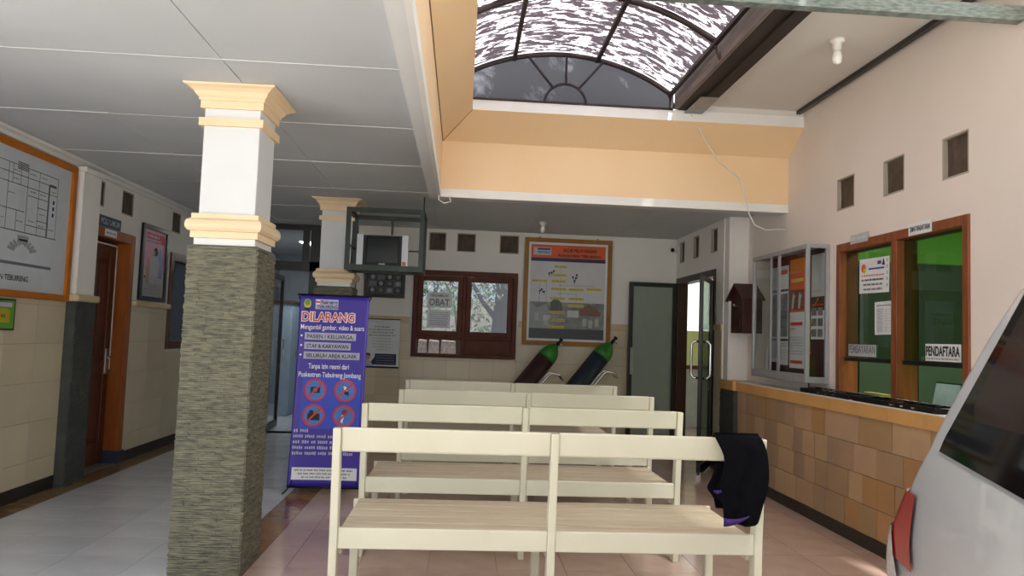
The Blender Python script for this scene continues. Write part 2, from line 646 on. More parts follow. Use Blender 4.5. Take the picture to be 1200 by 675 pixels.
tl = tile_mesh('tile', marble, .425, .4)
for i in range(4):
    for j in range(15):
        inst('tile', tl, floor, (-3.06 + .425 * i, 4.2 + .4 * j, -.006))
tp = tile_mesh('tile', pinkt, .4, .4)
tpn = tile_mesh('tile', pinkt, .14, .4)
xs_p = [-1.14 + .2] + [-.94 + .4 * k for k in range(1, 10)]
tph = tile_mesh('tile', pinkt, .2, .4)
for j in range(13):
    y = 4.44 + .4 * j
    inst('tile', tph, floor, (-1.14, y, -.006))
    for k in range(9):
        inst('tile', tp, floor, (-.94 + .4 * k, y, -.006))
    inst('tile', tile_mesh('tile', pinkt, .16, .4) if j == 0 else last, floor, (2.66, y, -.006)) if False else None
ta_ = tile_mesh('tile', ambert, .22, .4)
for j in range(14):
    inst('tile', ta_, floor, (-1.36, 4.2 + .4 * j, -.006))
tb_ = tile_mesh('tile', brownt, .21, .4)
for j in range(12):
    inst('tile', tb_, floor, (-3.27, 5.0 + .4 * j, -.006))
# the floor nearer than the camera sees, and the narrow cut row along the right wall
nb = MB()
for i in range(4):
    for j in range(10):
        x, y = -3.06 + .425 * i, .2 + .4 * j
        nb.box(x + .001, x + .423, y + .001, y + .399, -.006, 0)
o = nb.build('tile_field', marble, floor)
o['kind'] = 'stuff'
nb = MB()
for i in range(-1, 9):
    for j in range(11):
        x, y = -.94 + .4 * i, .04 + .4 * j
        nb.box(max(x, -1.14) + .001, x + .399, y + .001, y + .399, -.006, 0)
for j in range(-11, 13):
    y = 4.44 + .4 * j
    nb.box(2.661, 2.80, y + .001, y + .399, -.006, 0)
o = nb.build('tile_field', pinkt, floor)
o['kind'] = 'stuff'
nb = MB()
for j in range(10):
    nb.box(-1.359, -1.141, .2 + .4 * j, .598 + .4 * j, -.006, 0)
    nb.box(-3.269, -3.061, 1.0 + .4 * j, 1.398 + .4 * j, -.006, 0)
o = nb.build('tile_field', ambert, floor)
o['kind'] = 'stuff'

# ------------------------------------------------------------------ left wall
vl = [(6.75, 6.97), (7.32, 7.57), (8.57, 8.82)]
holesL = [(a, b, 2.39, 2.62) for a, b in vl] + [(6.78, 7.62, -1, 2.14), (8.57, 9.45, 1.08, 2.16)]
wl = struct(wall_grid('x', XL - .2, XL, 3.0, YB + .25, -.06, H + .06, holesL).build('wall_left', plaster))
MB().box(XL - .215, XL - .2, 8.4, 9.6, .9, 2.3).build('backing', dark, wl)


def vent(parent, ax, p, u0, u1, v0, v1, side, rec=.03):
    """square ventilation hole with a brown mesh set back in it"""
    P = (lambda u, v, q: (q, u, v)) if ax == 'x' else (lambda u, v, q: (u, q, v))
    mb = MB()
    q0, q1 = p + side * rec, p + side * .07
    n = 5
    for i in range(n):
        a, b = u0 + (u1 - u0) * i / n, u0 + (u1 - u0) * (i + 1) / n
        wv = .006 * math.sin(i * 1.7)
        wv2 = .006 * math.sin((i + 1) * 1.7)
        mb.quad(P(a, v0, q0 + wv), P(b, v0, q0 + wv2), P(b, v1, q0 - wv2), P(a, v1, q0 - wv))
    fr = MB()
    for (a, b, c, d) in ((u0, u0 + .012, v0, v1), (u1 - .012, u1, v0, v1), (u0 + .012, u1 - .012, v0, v0 + .012), (u0 + .012, u1 - .012, v1 - .012, v1)):
        lo, hi = P(a, c, min(p, p + side * rec)), P(b, d, max(p, p + side * rec))
        fr.box(min(lo[0], hi[0]), max(lo[0], hi[0]), min(lo[1], hi[1]), max(lo[1], hi[1]), c, d)
    v = mb.build('vent_mesh', ventm, parent)
    fr.build('vent_frame', ventf, v)


for a, b in vl:
    vent(wl, 'x', XL, a, b, 2.39, 2.62, -1, .008)
# tiled dado
wt = MB()
wt.box(0, .008, .0015, .3985, .0015, .2985)
wtm = wt.mesh('tile', walltile)
wth = MB().box(0, .008, .0015, .3985, .0015, .1685).mesh('tile', walltile)


def dado_x(parent, x, side, y0, y1, n0=.27, skip=()):
    base = MB().box(min(x, x + side * .003), max(x, x + side * .003), y0, y1, .1, 1.52).build('grout_bed', grout_w, parent)
    n = max(1, round((y1 - y0) / .4))
    sy = (y1 - y0) / n / .4
    for i in range(n):
        for zz, me in ((.10, wth), (.27, wtm), (.57, wtm), (.87, wtm), (1.17, wtm)):
            if (i, zz) in skip:
                continue
            o = inst('tile', me, parent, (x + (.003 if side > 0 else -.011), y0 + i * .4 * sy, zz))
            o.scale = (1, sy, 1)
        o = inst('tile', wth, parent, (x + (.003 if side > 0 else -.011), y0 + i * .4 * sy, 1.47))
        o.scale = (1, sy, .3)
    MB().box(min(x, x + side * .014), max(x, x + side * .014), y0, y1, 0, .1).build('skirting', skirtm, parent)


dado_x(wl, XL, 1, 4.4, 6.42)
dado_x(wl, XL, 1, 7.64, 8.55)
# below the window only
MB().box(XL, XL + .011, 8.55, YB, .1, 1.05).build('tile_field', walltile, wl)
MB().box(XL, XL + .014, 8.55, YB, 0, .1).build('skirting', skirtm, wl)
MB().box(XL, XL + .05, 7.66, 8.56, 1.52, 1.575).build('ledge', capm, wl, bevel=.01)
# ceiling crown on the left
crown = struct(MB().prism([(XL, H), (XL + .07, H), (XL + .062, H - .018), (XL + .03, H - .03), (XL + .022, H - .055), (XL, H - .065)], 'y', 3.0, YB).build('trim_1', whitep))
# pilaster on the left wall
pl = struct(MB().box(XL, XL + .075, 6.44, 6.74, 1.575, H - .07).build('wall_pilaster', plaster))
pl.name = 'trim_2'
MB().box(XL, XL + .1, 6.42, 6.76, H - .10, H - .055).build('capital', whitep, pl, bevel=.008)
MB().box(XL, XL + .115, 6.40, 6.78, 1.515, 1.575).build('molding', capm, pl, bevel=.015)


def slate_faces(mb, x0, x1, y0, y1, z0, z1, faces='LRFB', rowh=.0115, dep=.010, blk=.10):
    rows = int((z1 - z0) / rowh)
    for f in faces:
        a0, a1 = (y0, y1) if f in 'LR' else (x0, x1)
        for r_ in range(rows):
            z = z0 + r_ * rowh
            cuts = [a0]
            sh = (int(r_ * rowh / .18) % 2) * blk * .5
            u = a0 + blk * (1.2 if sh else .7) + random.uniform(-.01, .01)
            while u < a1 - .03:
                cuts.append(u)
                u += blk * random.choice((.9, 1.3, 1.8))
            cuts.append(a1)
            for p, q in zip(cuts, cuts[1:]):
                d = random.uniform(.002, dep)
                zz = z + rowh * random.uniform(.82, .96)
                if f == 'F':
                    mb.box(p, q - .001, y0 - d, y0 + .003, z, zz)
                elif f == 'B':
                    mb.box(p, q - .001, y1 - .003, y1 + d, z, zz)
                elif f == 'L':
                    mb.box(x0 - d, x0 + .003, p, q - .001, z, zz)
                else:
                    mb.box(x1 - .003, x1 + d, p, q - .001, z, zz)
    return mb


MB().box(XL, XL + .085, 6.43, 6.75, 0, 1.515).build('core', slate_d, pl)
o = slate_faces(MB(), XL, XL + .085, 6.43, 6.75, 0, 1.515, 'RF', rowh=.018).build('slate_cladding', slate_d, pl)
o['kind'] = 'stuff'

# door in the left wall
d1 = struct(empty('door_1', (0, 0, 0)))
f = MB()
f.box(XL - .2, XL - .005, 6.70, 6.775, 0, 2.21).box(XL - .2, XL + .012, 7.56, 7.65, .12, 2.21).box(XL - .2, XL + .02, 6.78, 7.56, 2.12, 2.21)
f.build('frame', wood_o, d1, bevel=.006)
MB().box(XL - .2, XL + .025, 7.555, 7.665, 0, .12).build('frame_foot', mat('dark_blue_foot_paint', '#2a3346', .5), d1)
MB().box(XL - .122, XL - .117, 6.78, 7.56, 2.085, 2.10).box(XL - .122, XL - .117, 7.545, 7.56, .9, 2.085).build('weather_strip', whitep, d1)
lf = MB()
x0, x1 = XL - .155, XL - .12
lf.box(x0, x1, 6.785, 6.90, .02, 2.08).box(x0, x1, 7.44, 7.54, .02, 2.08).box(x0, x1, 6.90, 7.44, .02, .22).box(x0, x1, 6.90, 7.44, .86, .99).box(x0, x1, 6.90, 7.44, 1.95, 2.08)
lf.box(x0, x1, 7.14, 7.20, .99, 1.95)
lf.build('leaf', wood_d, d1, bevel=.004)
for (a, b, c, d) in ((6.9, 7.44, .22, .86), (6.9, 7.14, .99, 1.95), (7.20, 7.44, .99, 1.95)):
    p_ = MB().box(x0 + .005, x1 - .015, a, b, c, d)
    p_.add([(x1 - .015, a + .01, c + .01), (x1 - .015, b - .01, c + .01), (x1 - .015, b - .01, d - .01), (x1 - .015, a + .01, d - .01),
            (x1 - .004, a + .05, c + .05), (x1 - .004, b - .05, c + .05), (x1 - .004, b - .05, d - .05), (x1 - .004, a + .05, d - .05)],
           [(4, 5, 6, 7), (0, 1, 5, 4), (1, 2, 6, 5), (2, 3, 7, 6), (3, 0, 4, 7)])
    p_.build('panel', wood_d, d1)
hn = MB().box(x1, x1 + .006, 7.465, 7.505, .86, 1.10).build('handle_plate', chrome, d1)
MB().tube([(x1 + .005, 7.485, 1.02), (x1 + .05, 7.485, 1.02), (x1 + .05, 7.40, 1.015)], .009).build('handle', chrome, hn, True)
struct(MB().box(XL - .22, XL - .2, 6.7, 7.7, 0, 2.2).build('trim_3', dark))

# window in the left wall
w3 = struct(empty('window_3'))
f = MB()
for (a, b, c, d) in ((8.57, 8.66, 1.08, 2.16), (9.36, 9.45, 1.08, 2.16), (8.66, 9.36, 1.08, 1.17), (8.66, 9.36, 2.07, 2.16)):
    f.box(XL - .08, XL + .02, a, b, c, d)
f.build('frame', wood_d, w3, bevel=.005)
MB().box(XL - .05, XL - .044, 8.66, 9.36, 1.17, 2.07).build('pane', mat('blue_grey_pane', '#566374', .12, var=.1), w3)

# ------------------------------------------------------------------ back wall
vb = [(-.46, -.24), (-.10, .14), (.45, .70)]
WX0, WX1, WZ0, WZ1 = -.63, .70, 1.06, 2.165
holesB = [(a, b, 2.42, 2.66) for a, b in vb] + [(WX0, WX1, WZ0, WZ1)]
wb = struct(wall_grid('y', YB, YB + .15, -1.36, XB + .12, -.06, H + .06, holesB).build('wall_back', plaster))
for a, b in vb:
    vent(wb, 'y', YB, a, b, 2.42, 2.66, 1, .02)
wbt = MB().box(.0015, .2985, -.008, 0, .0015, .2285).mesh('tile', walltile)
MB().box(-1.36, WX0 - .03, YB - .003, YB, .1, 1.53).box(WX1 + .03, XB, YB - .003, YB, .1, 1.53).box(WX0 - .03, WX1 + .03, YB - .003, YB, .1, WZ0 - .005).build('grout_bed', grout_w, wb)
for i in range(14):
    for j in range(6):
        x, z = -1.36 + i * .2957, .10 + j * .23
        if x + .3 > WX0 - .02 and x < WX1 + .02 and z + .23 > WZ0 - .02:
            # cut tiles fitted round the window
            for (a, b, c, d) in ((x, min(x + .2957, WX0 - .004), z, z + .23), (max(x, WX1 + .004), x + .2957, z, z + .23), (max(x, WX0 - .004), min(x + .2957, WX1 + .004), z, min(z + .23, WZ0 - .004))):
                if b - a > .01 and d - c > .01:
                    MB().box(a + .0015, b - .0015, YB - .011, YB - .003, c + .0015, d - .0015).build('tile', walltile, wb)
            continue
        o = inst('tile', wbt, wb, (x, YB - .003, z))
        o.scale = (.9857, 1, 1)
MB().box(-1.36, WX0 - .03, YB - .022, YB, 1.48, 1.56).box(WX1 + .03, XB, YB - .022, YB, 1.48, 1.56).build('ledge', capm, wb, bevel=.006)
MB().box(-1.36, XB, YB - .014, YB, 0, .1).build('skirting', skirtm, wb)

# pharmacy window (window_2)
w2 = struct(empty('window_2'))
y0, y1 = YB - .05, YB + .06
f = MB()
f.box(WX0, WX1, y0, y1, WZ1 - .065, WZ1).box(WX0, WX1, y0 - .01, y1, WZ0, WZ0 + .045).box(WX0, WX0 + .06, y0, y1, WZ0 + .045, WZ1 - .065)
f.box(WX1 - .06, WX1, y0, y1, WZ0 + .045, WZ1 - .065).box(0, .045, y0, y1, WZ0 + .045, WZ1 - .065).box(WX0 + .06, 0, y0, y1, 1.29, 1.334).box(.045, WX1 - .06, y0, y1, 1.29, 1.334)
f.build('frame', wood_w, w2, bevel=.005)
for (a, b) in ((WX0 + .06, 0), (.045, WX1 - .06)):
    s_ = MB()
    yy0, yy1 = y0 + .012, y1 - .03
    g = .065
    zb, zt = 1.33, WZ1 - .07
    s_.box(a, a + g, yy0, yy1, zb, zt).box(b - g, b, yy0, yy1, zb, zt).box(a + g, b - g, yy0, yy1, zb, zb + g).box(a + g, b - g, yy0, yy1, zt - g, zt)
    sh = s_.build('sash', wood_w, w2, bevel=.006)
    MB().box(a + g, b - g, yy0 + .02, yy0 + .025, zb + g, zt - g).build('pane', film, sh)
MB().box(.045, WX1 - .06, y0 + .03, y0 + .045, WZ0 + .045, 1.29).build('wood_panel', wood_w, w2)
MB().box(.09, WX1 - .1, y0 + .022, y0 + .03, WZ0 + .08, 1.26).build('raised_panel', wood_w, w2)
# counter inside the pharmacy and its packets
t = tag(empty('hatch_shelf', (0, YB + .16, 1.02)), 'dark wooden shelf with an added dark backing behind the hatch of the brown window', 'shelf')
MB().box(-.7, .8, 0, .34, 0, .04).build('shelf_board', wood_d, t)
MB().box(-.7, .8, .18, .20, .041, .30).build('back_panel', wood_d, t)  # dark panel added so the hatch stays dim behind the packets
for k, (a, b) in enumerate(((-.56, -.435), (-.425, -.275), (-.265, -.06))):
    q = tag(MB().hexa([(a, YB + .18, 1.062), (b, YB + .18, 1.062), (b, YB + .28, 1.062), (a, YB + .28, 1.062), (a + .01, YB + .19, 1.27), (b - .015, YB + .19, 1.26), (b - .01, YB + .27, 1.27), (a + .01, YB + .27, 1.28)]).build('plastic_packet', mat('milky_packet', '#d6c9c4', .4, var=.3, scale=30), bevel=.012),
            ['left clear plastic packet in the open hatch under the brown window', 'middle clear plastic packet in the open hatch under the brown window', 'wide right plastic packet in the open hatch under the brown window'][k], 'packet', 'packets in the window hatch')
for (a, b, c, d, nm, lb) in ((-.45, -.14, 1.69, 1.885, 'paper_sign', 'white paper sign reading OBAT taped in the brown window'),
                             (-.44, -.15, 1.43, 1.66, 'paper_notice', 'white notice sheet with lines of text below the OBAT sign')):
    q = tag(MB().box(a, b, y0 - .004, y0 - .001, c, d).build(nm, paper), lb, 'sign' if 'OBAT' in lb[:27] else 'notice')
    P_ = Print(q, on_back(a, c, y0 - .004))
    if nm == 'paper_sign':
        P_.text('PENGAMBILAN', .155, .135, .05, ink_g, wd=.22, off=.001)
        P_.text('OBAT', .155, .025, .12, ink_g, wd=.26, off=.002)
    else:
        for i in range(7):
            P_.words(.03, .19 - i * .026, .23, .011, blue_i if i > 2 else ink_g)
    P_.done()

# org board
bx0, bx1, bz0, bz1 = .775, 1.915, 1.26, 2.64
bd = tag(empty('notice_board', ((bx0 + bx1) / 2, YB, bz0)), 'large wood-framed service flow chart board with orange header on back wall', 'board')


def framed(root, x0, x1, z0, z1, y, fw_, m, t=.03, back=paper):
    """framed picture on a plane facing -Y, local to root at ((x0+x1)/2, y, z0)"""
    hw, h = (x1 - x0) / 2, z1 - z0
    yo = -.028
    f_ = MB().box(-hw, hw, yo - t, yo, h - fw_, h).box(-hw, hw, yo - t, yo, 0, fw_).box(-hw, -hw + fw_, yo - t, yo, fw_, h - fw_).box(hw - fw_, hw, yo - t, yo, fw_, h - fw_)
    f_.build('frame', m, root, bevel=.004)
    MB().box(-hw + .01, hw - .01, yo - .012, yo, .01, h - .01).build('backing_sheet', back, root)
    return Print(root, on_back(-hw + fw_, fw_, yo - .0125)), 2 * hw - 2 * fw_, h - 2 * fw_


P_, W_, H_ = framed(bd, bx0, bx1, bz0, bz1, YB, .055, gilt)
sil = mat('board_silver_sheet', '#bfc0c4', .45, var=.05)
e = .03
P_.rect(e, e, W_ - e, H_ - e, sil, 'sheet')
P_.rect(e, H_ - .2, W_ - e, H_ - e, orange_i, 'header_band', .002)
P_.rect(e, H_ - .245, W_ - e, H_ - .2, navy, 'navy_band', .002)
P_.rect(.06, H_ - .165, .29, H_ - .065, paper_g, 'logo_plate', .003)
P_.rect(.11, H_ - .10, .28, H_ - .075, blue_i, 'logo_bar', .0035)
P_.text('TEBUIRENG', .19, H_ - .14, .035, blue_i, wd=.17, h=.004, off=.001)
P_.text('ALUR PELAYANAN', .66, H_ - .115, .06, ink, wd=.44, h=.003, off=.002)
P_.text('PUSKESTREN TEBUIRENG', .66, H_ - .18, .045, ink, wd=.56, h=.003, off=.0015)
pr_ = mat('printed_photo_grey', '#5f6466', .5, scale=9, col2='#8b8f8c')
P_.rect(e, e, W_ - e, .50, pr_, 'faded_photo', .0015)
P_.poly([(e, .5), (.12, .42), (.24, .47), (.30, .36), (.30, .15), (e, .15)], mat('printed_grey_roof', '#8d9496', .5), 'faded_photo_detail', .002)
P_.poly([(.30, .5), (.36, .56), (.44, .5), (.46, .40), (.3, .38)], mat('printed_tree', '#4c544a', .5), 'faded_photo_detail', .002)
P_.poly([(.66, .40), (.80, .49), (.96, .38), (.94, .33), (.68, .34)], mat('printed_red_roof', '#7a4f48', .5), 'faded_photo_detail', .002)
P_.rect(e, e, W_ - e, .16, mat('printed_dark_ground', '#3c4146', .5), 'faded_photo_detail', .0022)
for (x, z) in ((.10, .36), (.22, .30), (.72, .30), (.80, .28), (.88, .30)):
    P_.rect(x, z - .10, x + .05, z, mat('printed_pale_wall', '#a5a8a6', .5), 'faded_photo_detail', .0025)
for (cx_, cz_, ww) in ((.42, .96, .17), (.41, .85, .19), (.15, .77, .2), (.40, .77, .19), (.40, .67, .2), (.63, .67, .2), (.86, .68, .2), (.39, .55, .2), (.63, .55, .2), (.63, .46, .2), (.39, .37, .2), (.39, .27, .2), (.38, .18, .2)):
    P_.rect(cx_ - ww / 2, cz_ - .017, cx_ + ww / 2, cz_ + .017, yellow_i, 'yellow_label', .003)
    P_.words(cx_ - ww / 2 + .01, cz_ - .009, ww - .02, .018, ink_g, h=.0035)
for a, b in (((.42, .95), (.42, .2)), ((.4, .72), (.86, .72)), ((.86, .72), (.86, .69)), ((.63, .61), (.39, .61)), ((.63, .61), (.63, .47)), ((.15, .75), (.15, .5)), ((.24, .77), (.24, .5))):
    P_.line(a, b, .004, ink_g, h=.0026)
for (x, z) in ((.27, .87), (.30, .88), (.33, .90), (.58, .83), (.62, .82), (.60, .78), (.63, .86), (.18, .66), (.21, .63), (.16, .64)):
    P_.disc(x, z, .014, ink, 'scribbled_mark', .003, 8)
    P_.line((x, z), (x + random.uniform(-.02, .02), z - .04), .008, ink, 'scribbled_mark', .003)
P_.rect(.26 - .05, .26, .26 + .05, .33, paper_g, 'pasted_label', .003)
P_.rect(.52, .31, .67, .40, paper_g, 'pasted_label', .003)
P_.done()
for x in (-.38, .38):
    MB().box(x - .012, x + .012, -.03, 0, 1.38, 1.40).build('hanger', chrome, bd)

# small dark framed collage
pc = tag(empty('framed_picture', (-.995, YB, 1.79)), 'small black-framed black and white photo collage above the white notice', 'picture')
P_, W_, H_ = framed(pc, -1.25, -.735, 1.79, 2.13, YB, .045, blackp, back=mat('collage_grey', '#4b484e', .4, var=.3, scale=20))
for i in range(4):
    for j in range(3):
        u, v = .01 + i * W_ / 4, .01 + j * H_ / 3
        P_.poly([(u, v), (u + W_ / 4 * .9, v + .01), (u + W_ / 4 * .85, v + H_ / 3 * .85), (u + .01, v + H_ / 3 * .8)], [ink, ink_g, mat('collage_mid', '#3b3a40', .5)][(i * 2 + j) % 3], 'collage_photo', .001)
        P_.disc(u + .05, v + .04, .028, ink_g if (i + j) % 2 else ink_l, 'collage_figure', .002, 10)
P_.done()

# white notice with the blue box
nt_ = tag(empty('notice_poster', (-1.0, YB, .91)), 'white poster with dark blue box and cartoon-style man, beside the purple banner', 'poster')
MB().box(-.22, .22, -.03, -.022, 0, .60).build('sheet', paper, nt_)
MB().box(-.225, .225, -.032, -.02, .598, .612).box(-.225, .225, -.032, -.02, -.012, .002).build('edge_strip', blackp, nt_)
P_ = Print(nt_, on_back(-.22, 0, -.0305))
for i, ww in enumerate((.2, .34, .3, .34, .26, .26, .24, .24, .14)):
    P_.words(.22 - ww / 2, .50 - i * .036, ww, .018 if i < 4 else .012, ink_g if i < 4 else ink_l)
P_.words(.03, .565, .2, .01, ink_l)
P_.rect(.14, .03, .41, .17, navy, 'blue_box')
P_.poly([(.06, .02), (.14, .03), (.14, .13), (.09, .06)], navy, 'blue_box')
P_.rect(0, .0, .44, .012, navy, 'blue_box')
P_.disc(.05, .12, .034, skin_i, 'printed_face', .002)
P_.poly([(.015, .13), (.02, .165), (.05, .178), (.085, .165), (.085, .135), (.05, .15)], ink, 'printed_hair', .0025)
P_.poly([(0, .01), (.0, .06), (.03, .085), (.07, .085), (.10, .06), (.12, .015)], paper_g, 'printed_shirt', .0018)
for k in range(4):
    P_.words(.16, .14 - k * .03, .23, .01, ink_l, h=.002)
P_.done()

# ------------------------------------------------------------------ rear right bay (X = 2.78)
vr = [(8.07, 8.28), (8.72, 8.93), (9.3, 9.5)]
DY0, DY1, DZ = 8.14, 9.56, 2.13
holesR = [(a, b, 2.37, 2.64) for a, b in vr] + [(DY0, DY1, -1, DZ)]
wr2 = struct(wall_grid('x', XB, XB + .12, 7.86, YB, -.06, H + .06, holesR).build('wall_right_rear', plaster))
for a, b in vr:
    vent(wr2, 'x', XB, a, b, 2.37, 2.64, 1)
MB().box(XB - .011, XB, 7.86, DY0 - .02, .1, 1.5).build('tile_field', walltile, wr2)
MB().box(XB - .02, XB, 7.86, DY0 - .02, 1.5, 1.56).build('ledge', capm, wr2)
MB().box(XB - .014, XB, 7.86, DY0 - .02, 0, .1).build('skirting', skirtm, wr2)
d2 = struct(empty('door_2'))
mar = mat('maroon_door_frame', '#33140e', .4, var=.2)
MB().box(XB - .015, XB + .12, DY0 - .05, DY0 + .02, 0, DZ + .05).box(XB - .015, XB + .12, DY0 + .02, DY1 - .05, DZ - .03, DZ + .05).box(XB - .015, XB + .12, DY1 - .05, DY1 + .03, 0, DZ + .05).build('frame', mar, d2, bevel=.004)


def glass_leaf(parent, hx, hy, ang, wd, h0, h1, gm, frw=.05, mfr=blackp, bottom=.09):
    """framed door leaf hinged at (hx, hy), pointing along ang"""
    M = Matrix.Translation((hx, hy, 0)) @ Matrix.Rotation(ang, 4, 'Z')
    f_ = MB(M).box(0, frw, -.02, .02, h0, h1).box(wd - frw, wd, -.02, .02, h0, h1).box(frw, wd - frw, -.02, .02, h0, h0 + bottom).box(frw, wd - frw, -.02, .02, h1 - frw, h1)
    l = f_.build('leaf', mfr, parent, bevel=.004)
    MB(M).box(frw, wd - frw, -.004, .004, h0 + bottom, h1 - frw).build('pane', gm, l)
    return l, M


l1, M1 = glass_leaf(d2, XB - .03, DY1 - .04, math.radians(181), .62, .03, 2.11, frost, .055)
hp = MB(M1).box(.555, .59, .02, .03, .93, 1.27)
hp.build('handle_plate', alu, l1)
hk = MB(M1)
for k in range(6):
    hk.tube([(.572, .03, .95 + k * .055), (.572, .055, .965 + k * .055), (.572, .03, .985 + k * .055)], .007, 6)
hk.build('handle', chrome, l1, True)
l2, M2 = glass_leaf(d2, XB - .03, DY0 - .005, math.atan2(7.46 - 8.13, 2.42 - 2.76), .74, .03, 2.05, clear_g, .04, mat('dark_bronze_frame', '#1d1917', .3, .5), .1)
for s_ in (-1, 1):
    pts = []
    for a in range(0, 13):
        t_ = a / 12 * PI
        pts.append((.69, s_ * (.02 + .075 * min(1, math.sin(t_) * 2.2)), 1.19 - .19 * math.cos(t_) * (1 if True else 0)))
    pts = [(.69, s_ * .02, 1.00), (.69, s_ * .07, 1.0), (.69, s_ * .095, 1.03), (.69, s_ * .095, 1.34), (.69, s_ * .07, 1.37), (.69, s_ * .02, 1.37)]
    MB(M2).tube(pts, .013, 8).build('handle', chrome, l2, True)
MB(M2).box(.62, .74, -.03, .03, .0, .06).build('floor_bolt', chrome, l2)

# annex beyond the doorway
an = struct(wall_grid('y', 12.0, 12.1, XB + .12, 6.2, -.06, 2.8, [(3.5, 4.3, 1.55, 2.5)]).build('wall_annex', yg_wall))
MB().box(6.1, 6.2, 7.9, 12, -.06, 2.8).box(XR + .16, 6.2, 7.6, 7.7, -.06, 2.8).build('side', yg_wall, an)
MB().box(XB + .12, 6.1, 11.985, 12, .0, .95).build('tile_field', mat('grey_tile_dado', '#a9aaa6', .2, var=.1), an)
MB().box(XB + .12, 6.1, 11.97, 12, .93, .99).build('ledge', wood_d, an)
struct(MB().box(XB + .12, 6.2, 7.88, 12.1, 2.8, 2.86).build('ceiling_annex', ceilp))
cu = MB()
N = 26
for i in range(N):
    a, b = 3.42 + .9 * i / N, 3.42 + .9 * (i + 1) / N
    ya, yb_ = 11.93 + .018 * math.sin(i * 1.5), 11.93 + .018 * math.sin((i + 1) * 1.5)
    za, zb = 1.58 + .1 * (i / N - .5) ** 2 * 6, 1.58 + .1 * ((i + 1) / N - .5) ** 2 * 6
    cu.quad((a, ya, za), (b, yb_, zb), (b, yb_, 2.48), (a, ya, 2.48))
cu_o = tag(cu.build('curtain', curtain_m, None, True), 'white sheer curtain over the window seen through the open doorway', 'curtain')
MB().tube([(3.4, 11.93, 2.49), (4.35, 11.93, 2.49)], .01).build('curtain_rod', chrome, cu_o)

# ------------------------------------------------------------------ right wall (X = 3.0)
vq = [(5.58, 5.85, 2.455, 2.715), (4.92, 5.18, 2.45, 2.71), (4.26, 4.51, 2.43, 2.70)]
TY0, TY1, TZ0, TZ1 = 4.25, 5.83, .98, 2.18
wr = struct(wall_grid('x', XR, XR + .16, 3.6, 7.87, -.06, 3.62, [v for v in vq] + [(TY0, TY1, TZ0, TZ1)]).build('wall_right', plaster_w))
for a, b, c, d in vq:
    vent(wr, 'x', XR, a, b, c, d, 1)
# pilaster where the rear bay starts
pr = struct(MB().box(XB + .01, XR, 7.72, 7.86, .98, H + .04).build('trim_4', plaster))
# counter body, its stones and ledge
MB().box(2.815, XR, 3.6, 7.45, 0, .885).build('counter_body', grout_w, wr)
rows = [(.09, .285), (.289, .484), (.488, .683), (.687, .882)]
for (z0_, z1_) in rows:
    y = 3.6 + random.uniform(0, .1)
    while y < 7.44:
        wdt = random.choice((.19, .2, .2, .21, .3))
        y2 = min(y + wdt, 7.448)
        if y2 - y > .05:
            t_ = random.uniform(.010, .017)
            m_ = MB().hexa([(2.816 - t_, y + .002, z0_), (2.816, y + .002, z0_), (2.816, y2 - .002, z0_), (2.816 - t_, y2 - .002, z0_),
                            (2.816 - t_, y + .002, z1_), (2.816, y + .002, z1_), (2.816, y2 - .002, z1_), (2.816 - t_, y2 - .002, z1_)]).build('stone', sandst, wr)
        y = y2
MB().box(2.79, 2.815, 3.6, 7.45, 0, .088).build('skirting', skirtm, wr)
lg = struct(MB().box(2.79, XR, 3.6, 7.46, .955, .98).build('trim_5', whitep))
lt = MB().box(2.785, 2.80, .0015, .3985, .885, .974).mesh('tile', ledgem)
for k in range(10):
    o = inst('tile', lt, lg, (0, 3.6 + k * .386, 0))
    o.scale = (1, .965, 1)
MB().box(2.80, XR, 3.6, 7.46, .885, .955).build('ledge_core', grout_w, lg)
# dark slate pier at the end of the counter
pi_ = struct(MB().box(2.77, XR, 7.47, 7.87, 0, .885).build('trim_6', slate_d))
o = slate_faces(MB(), 2.77, XR, 7.47, 7.87, 0, .885, 'LF', rowh=.018).build('slate_cladding', slate_d, pi_)
o['kind'] = 'stuff'
MB().box(2.755, XR, 7.465, 7.88, .887, .98).build('ledge', ledgem, pi_)

# ticket window (window_1)
w1 = struct(empty('window_1'))
x0, x1 = XR - .015, XR + .14
f = MB()
f.box(x0, x1, TY0, TY0 + .055, TZ0, TZ1).box(x0, x1, TY1 - .055, TY1, TZ0, TZ1).box(x0, x1, TY0 + .055, TY1 - .055, TZ1 - .065, TZ1).box(x0, x1, 4.99, 5.055, TZ0, TZ1 - .065)
f.build('frame', tick_w, w1, bevel=.004)
MB().box(XR + .03, XR + .06, TY0 + .055, 4.99, 1.255, 1.285).box(XR + .03, XR + .06, 5.055, TY1 - .055, 1.255, 1.285).build('transom', blackp, w1)
for a, b in ((TY0 + .055, 4.99), (5.055, TY1 - .055)):
    MB().box(XR + .042, XR + .047, a, b, 1.285, TZ1 - .065).build('pane', clear_g, w1)
MB().box(x0 + .01, x1, TY0 + .055, TY1 - .055, TZ0 - .0, TZ0 + .004).build('sill', whitep, w1)
